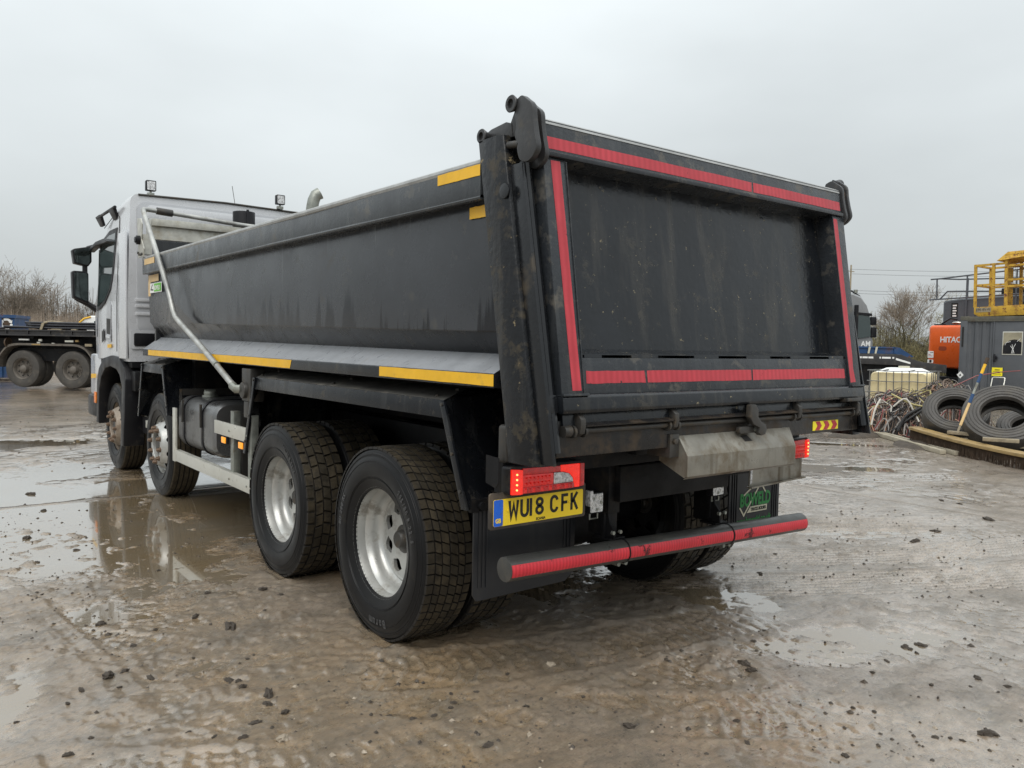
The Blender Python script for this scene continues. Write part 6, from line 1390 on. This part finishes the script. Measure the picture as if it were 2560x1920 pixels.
# ------------------------------------------------------------------ bare trees, hedge, dry stalks
BARK = pmat('bark', (0.115, 0.095, 0.072), .85, var=.3); BARKG = pmat('bark_green', (0.115, 0.105, 0.062), .85, var=.3)
TWG = pmat('twigs', (0.19, 0.155, 0.12), .85, var=.35, vscale=1.5); TWGG = pmat('budding_twigs', (0.20, 0.175, 0.085), .85, var=.35, vscale=1.5); STK = pmat('dry_stalks', (0.34, 0.275, 0.215), .85, var=.35, vscale=1.0)
def cone(mb, p, q, r):
    t = (q-p); a = t.orthogonal().normalized()*r; b = t.cross(a).normalized()*r
    n = len(mb.v); mb.v += [tuple(p+a), tuple(p-a*.5+b*.87), tuple(p-a*.5-b*.87), tuple(q)]
    for f in ((0,1,3), (1,2,3), (2,0,3)): mb.f.append(tuple(i+n for i in f)); mb.m.append(0)
def bare_tree(name, loc, H, label, seed, bark, twig, r0, forks=3, spread=.55, levels=5, ivy=0, cat='tree', group=None, up=.25, dens=1.0):
    R_ = random.Random(seed); wood = MB(); tw = MB()
    def grow(p, d, L, r, lv):
        pts = [p]; q = p; dd = d.copy(); n = 4 if lv < 3 else 3
        for i in range(n):
            dd = (dd+Vector((R_.gauss(0, .16), R_.gauss(0, .16), R_.gauss(0, .10)+up*.12))).normalized(); q = q+dd*L/n; pts.append(q)
        rr = [r*(1-.45*i/n) for i in range(n+1)]
        if lv <= 2: wood.tube([tuple(v) for v in pts], rr, 6 if lv == 0 else 5, cap=False)
        else:
            for i in range(n): cone(tw, pts[i], pts[i+1]+(pts[i+1]-pts[i])*.25, max(rr[i], .009))
        if lv >= levels: return
        k = forks if lv < 2 else forks+1
        for j in range(int(k*dens+R_.random())):
            f = R_.uniform(.35, 1.0) if lv else R_.uniform(.45, 1.0); i = min(n-1, int(f*n)); b = pts[i].lerp(pts[i+1], f*n-i)
            sd = Vector((R_.gauss(0, 1), R_.gauss(0, 1), R_.gauss(0, .5))).normalized(); nd = (dd*(1-spread)+sd*spread+Vector((0, 0, up))).normalized()
            grow(b, nd, L*R_.uniform(.55, .82), rr[i]*R_.uniform(.45, .65), lv+1)
        if lv: grow(pts[-1], (dd+Vector((R_.gauss(0, .2), R_.gauss(0, .2), .1))).normalized(), L*.7, rr[-1]*.85, lv+1)
    t = thing(name, label, cat, loc, 0, group)
    for k in range(2 if H > 3 else 3):
        a = R_.uniform(0, 6.28); grow(Vector((.12*math.cos(a), .12*math.sin(a), -.1)), Vector((.28*math.cos(a), .28*math.sin(a), 1)).normalized(), H*.36, r0*(1 if k == 0 else .7), 0)
    obj('trunk', wood, bark, t, smooth=60, recalc=False); obj('crown', tw, twig, t, smooth=0, recalc=False); return t
def bush(loc, rx, ry, H, n, label, seed, m_, name='hedge_bush', group='bare bushes along the yard edge'):
    R_ = random.Random(seed); tw = MB(); st = MB(); t = thing(name, label, 'bush', loc, 0, group)
    for i in range(n):
        a = R_.uniform(0, 6.28); s = math.sqrt(R_.random()); x = rx*s*math.cos(a); y = ry*s*math.sin(a); hh = H*(1-.55*s*s)*R_.uniform(.35, 1.0)
        z = hh*R_.uniform(.15, .85); p = Vector((x, y, z)); d = Vector((R_.gauss(0, .7)+x/rx*.4, R_.gauss(0, .7), R_.uniform(.1, 1.2))).normalized(); q = p+d*R_.uniform(.25, .8); cone(tw, p, q, R_.uniform(.006, .014))
        for _ in range(2):
            b = p.lerp(q, R_.uniform(.3, .9)); cone(tw, b, b+(d+Vector((R_.gauss(0, .6), R_.gauss(0, .6), R_.gauss(0, .4)))).normalized()*R_.uniform(.15, .4), .007)
        if i % 14 == 0: st.tube([(x*.6, y*.6, 0), (x*.8, y*.8, hh*.45), (x+R_.gauss(0, .2), y, hh)], [.025, .016, .006], 4, cap=False)
    obj('stems', st, BARK, t, smooth=60, recalc=False); obj('twigs', tw, m_, t, smooth=0, recalc=False); return t
bare_tree('bare_tree', (1.0, 49.0, 0), 7.4, 'bare spreading tree at the far left, taller than the hedge', 4, BARK, TWG, .11, 3, .6, 5, group='bare trees along the yard edge')
bare_tree('bare_tree', (3.0, 47.6, 0), 5.4, 'smaller bare tree in the hedge just left of the door mirror', 8, BARK, TWG, .08, 3, .6, 5, group='bare trees along the yard edge')
hb = [((0.2, 47.2, 0), 2.2, 1.4, 5.2), ((2.2, 47.0, 0), 1.8, 1.3, 5.0), ((3.9, 45.9, 0), 1.7, 1.3, 4.5), ((5.2, 45.2, 0), 1.6, 1.2, 4.4), ((6.8, 44.4, 0), 1.8, 1.3, 4.4), ((-2.5, 48.5, 0), 2.5, 1.6, 5.4), ((9.0, 43, 0), 2.2, 1.4, 4.4)]
hl = ['tall leafless bush below the leftmost bare tree', 'leafless bush right of the leftmost bare tree behind the skip', 'leafless bush above the strapped pipes', 'tangled leafless bush directly behind the cab mirrors', 'dense leafless bush seen through the cab side window gap', 'large leafless bush at the very left edge of the hedge', 'leafless bush hidden behind the silver cab']
for (p, rx, ry, H), lb, sd in zip(hb, hl, range(20, 30)): bush(p, rx, ry, H, 4200, lb, sd, TWG)
mb = MB(); R_ = random.Random(77)
for i in range(9000):
    x = R_.uniform(-5, 11); y = 45.8-.30*(x-1)*1.0+R_.uniform(-1.6, .2)-.22*max(0, x-1); h = R_.uniform(1.2, 3.1)
    p = Vector((x, y, 0)); cone(mb, p, p+Vector((R_.gauss(0, .14), R_.gauss(0, .1), h)), R_.uniform(.008, .017))
ds = obj('dry_stalks', mb, STK, smooth=0, recalc=False); ds['kind'] = 'stuff'
# right: ivy-grey thicket with one big bare tree
bare_tree('bare_tree', (46.6, 21.4, 0), 6.8, 'large bare forked tree above the thicket between the grey lorry and the excavator', 19, BARKG, TWG, .18, 3, .52, 5, group='bare trees along the yard edge')
bare_tree('bare_tree', (51.0, 18.0, 0), 7.2, 'bare tree seen through the excavator hand rails', 31, BARKG, TWGG, .15, 3, .6, 5, group='bare trees along the yard edge')
bare_tree('bare_tree', (53.0, 20.3, 0), 4.6, 'low thin bare tree just left of the excavator', 12, BARKG, TWG, .07, 3, .6, 4, group='bare trees along the yard edge')
rb = [((44.2, 23.0, 0), 1.9, 1.8, 5.4, 'tall budding bush right beside the grey lorry'), ((45.8, 21.9, 0), 1.6, 1.6, 4.4, 'budding bush at the left foot of the large forked tree'), ((47.4, 20.9, 0), 1.6, 1.5, 4.2, 'budding bush at the right foot of the large forked tree'), ((48.9, 19.5, 0), 1.6, 1.6, 3.8, 'budding bush nearest the left side of the excavator'), ((50.8, 18.0, 0), 1.7, 1.6, 3.6, 'budding bush hidden behind the excavator'), ((42.6, 24.6, 0), 1.9, 1.8, 4.0, 'budding bush hidden behind the grey lorry cab')]
for (p, rx, ry, H, lb), sd in zip(rb, range(40, 50)): bush(p, rx, ry, H, 3000, lb, sd, TWGG, group='budding bushes along the yard edge')
mb = MB()
for i in range(5000):
    t = R_.uniform(-.1, 1.1); x = 43+9*t+R_.gauss(0, .6); y = 24-7*t+R_.gauss(0, .6); p = Vector((x, y, 0)); cone(mb, p, p+Vector((R_.gauss(0, .25), R_.gauss(0, .25), R_.uniform(.6, 1.9))), R_.uniform(.008, .02))
ds = obj('rough_scrub', mb, TWGG, smooth=0, recalc=False); ds['kind'] = 'stuff'
# ------------------------------------------------------------------ clods and stones
CLOD = pmat('mud_clod', (0.050, 0.039, 0.029), .55, var=.45, vscale=30, dirt=(.12, .09, .06), damt=.25, dscale=40, bump=.5, bscale=90); STN = pmat('pale_stone', (0.30, 0.25, 0.19), .6, var=.25, vscale=25, bump=.3, bscale=80)
def rock(seed, m_, flat, name):
    bm = bmesh.new(); bmesh.ops.create_icosphere(bm, subdivisions=3, radius=1)
    for v in bm.verts:
        n = v.co.normalized(); k = 1+.42*mnoise.noise(n*1.9+Vector((seed, 0, 0)))+.34*mnoise.noise(n*4.6+Vector((0, seed, 0)))+.2*mnoise.noise(n*10+Vector((0, 0, seed)))
        v.co = Vector((n.x*k*1.15, n.y*k*.85, n.z*k*flat))
    me = bpy.data.meshes.new(name); bm.to_mesh(me); bm.free(); me.materials.append(m_); me.shade_smooth(); me.set_sharp_from_angle(angle=math.radians(40)); return me
CM = [rock(k*3.7, CLOD, .62, 'mud_clod') for k in range(7)]; SM = [rock(50+k*2.9, STN, .6, 'pale_stone') for k in range(3)]
CL = [(-2.51, 0.19, 0.025), (-2.44, 0.2, 0.019), (-2.32, 0.56, 0.019), (-1.84, 0.53, 0.045), (-2.35, 0.1, 0.017), (-2.06, -0.12, 0.021), (-2.05, -0.25, 0.021), (-1.98, -0.39, 0.024), (-2.01, -0.46, 0.02), (-1.98, -0.58, 0.023), (-2.2, -0.7, 0.018), (-2.12, -0.61, 0.017), (-2.21, 4.41, 0.025), (-2.21, 2.77, 0.017), (-1.86, 1.9, 0.015), (-1.76, 1.19, 0.022), (-2.7, 0.02, 0.014), (-2.77, -0.45, 0.019), (-2.57, 1.73, 0.014), (-2.89, -0.03, 0.01), (-2.39, 1.0, 0.025), (-2.63, 0.12, 0.016), (-1.87, 0.1, 0.011), (-1.91, 0.07, 0.009), (-2.49, 2.57, 0.016), (-2.46, 3.36, 0.035), (-1.47, 1.07, 0.029), (-1.42, 0.89, 0.022), (-2.68, -0.37, 0.011), (-2.36, -0.53, 0.008), (-2.29, -0.63, 0.011), (-2.08, -0.69, 0.013), (-2.48, -0.42, 0.007), (-2.49, 0.07, 0.01), (-2.04, -0.18, 0.015), (-2.2, 5.33, 0.036), (-1.94, 0.81, 0.021), (-2.17, 0.74, 0.015), (-2.12, 0.23, 0.013), (-1.58, -0.95, 0.013), (-1.49, -0.97, 0.011), (-1.45, -1.31, 0.022), (-0.97, -0.81, 0.014), (-1.12, -1.13, 0.015), (-1.31, -0.83, 0.01), (-1.21, -0.89, 0.01), (-0.89, -1.53, 0.019), (-1.64, -0.86, 0.009), (-1.67, -0.84, 0.006), (-1.35, -0.91, 0.013), (-1.39, -0.95, 0.01), (0.27, -2.44, 0.03), (1.07, -1.79, 0.023), (0.97, -1.75, 0.023), (0.94, -1.83, 0.011), (0.97, -1.78, 0.014), (0.68, -1.8, 0.013), (0.59, -1.76, 0.01), (0.48, -1.83, 0.013), (0.55, -2.08, 0.01), (0.83, -2.17, 0.019), (0.7, -2.19, 0.01), (0.75, -2.29, 0.009), (-0.48, -1.75, 0.015), (-0.38, -2.18, 0.017), (0.05, -1.4, 0.026), (0.01, -1.47, 0.021), (2.04, -0.23, 0.015), (0.53, -1.19, 0.011), (5.45, 0.06, 0.027), (4.83, -0.65, 0.045), (5.41, -0.14, 0.027), (3.92, -0.57, 0.03), (0.34, -1.25, 0.01), (0.67, -1.47, 0.007), (0.44, -2.16, 0.008), (0.51, -2.47, 0.009), (0.09, -2.05, 0.013), (-0.61, -1.9, 0.012), (0.06, -2.32, 0.018), (0.1, -2.36, 0.009), (0.12, -2.4, 0.009), (1.69, -0.7, 0.011), (1.48, -0.49, 0.018), (0.64, -0.93, 0.011), (3.36, -0.66, 0.029), (0.84, -2.29, 0.016), (0.04, -1.98, 0.011), (2.66, -0.14, 0.018)]
RS = random.Random(11)
hs = height(np.array([c[0] for c in CL], float), np.array([c[1] for c in CL], float))
def clod_place(x, y):
    if y > 1.2: return 'dark clod of mud lying in the wide brown puddle left of the lorry', 'clods in the wide puddle left of the lorry'
    if x < -1.2: return 'dark clod of mud lying in the foreground left of the rear tyre', 'clods in the left foreground'
    if x < .0 and y < -.7: return 'dark clod of mud lying in the foreground behind the bumper bar', 'clods in the foreground behind the bumper bar'
    if x > 1.3: return 'dark clod of mud lying on the pale wet ground right of the lorry', 'clods on the pale ground right of the lorry'
    return 'dark clod of mud lying in or beside the pale puddle at the right', 'clods by the pale puddle at the right'
for (x, y, r), h in zip(CL, hs):
    o = bpy.data.objects.new('mud_clod', RS.choice(CM)); COL.objects.link(o); o.location = (x, y, max(h, 0)-r*.02); o.scale = (r*RS.uniform(.8, 1.3), r*RS.uniform(.7, 1.1), r*RS.uniform(.6, 1.2)); o.rotation_euler = (RS.uniform(-.3, .3), RS.uniform(-.3, .3), RS.uniform(0, 6.28))
    lb, gp = clod_place(x, y); tag(o, lb, 'mud clod', gp)
for x, y, r in [(-2.08, -0.8, 0.022), (-1.27, -1.34, 0.013), (-0.74, -0.85, 0.019), (-0.49, -1.3, 0.012), (-0.49, -1.17, 0.011)]:
    o = bpy.data.objects.new('pale_stone', RS.choice(SM)); COL.objects.link(o); o.location = (x, y, .006+r*.3); o.scale = (r, r, r); o.rotation_euler = (0, 0, RS.uniform(0, 6.28))
    tag(o, 'small pale stone lying in the wet mud', 'stone', 'pale stones in the mud')
mb = MB(); xs_ = []; 
for i in range(9000):
    if i < 7000: x = RS.uniform(-3.4, 4.6); y = RS.uniform(-2.9, 4.4); r = RS.choice([.003, .003, .004, .005, .006, .008, .011])
    else: x = RS.uniform(-8, 11); y = RS.uniform(-2, 13); r = RS.uniform(.006, .018)
    if abs(x) < 1.27 and -1 < y < 8: continue
    xs_.append((x, y, r))
hh = height(np.array([c[0] for c in xs_]), np.array([c[1] for c in xs_]))
den = fbm(np.array([c[0] for c in xs_])*1.3, np.array([c[1] for c in xs_])*1.3, 123, 3)
for (x, y, r), h, dn in zip(xs_, hh, den):
    if dn < RS.uniform(-.7, .25): continue
    z = max(h, 0) 
    a = RS.uniform(0, 6.28); P = [(x+r*RS.uniform(.7, 1.3)*math.cos(a+k*1.571), y+r*RS.uniform(.7, 1.3)*math.sin(a+k*1.571), z+r*.1) for k in range(4)]+[(x+r*.3*RS.uniform(-1, 1), y, z+r*RS.uniform(.6, 1.0)), (x, y, z-r*.4)]
    mb.add(P, [(0,1,4), (1,2,4), (2,3,4), (3,0,4), (1,0,5), (2,1,5), (3,2,5), (0,3,5)], 0 if RS.random() < .86 else 1)
cr = obj('mud_crumbs', mb, [CLOD, STN], smooth=0, recalc=False); cr['kind'] = 'stuff'
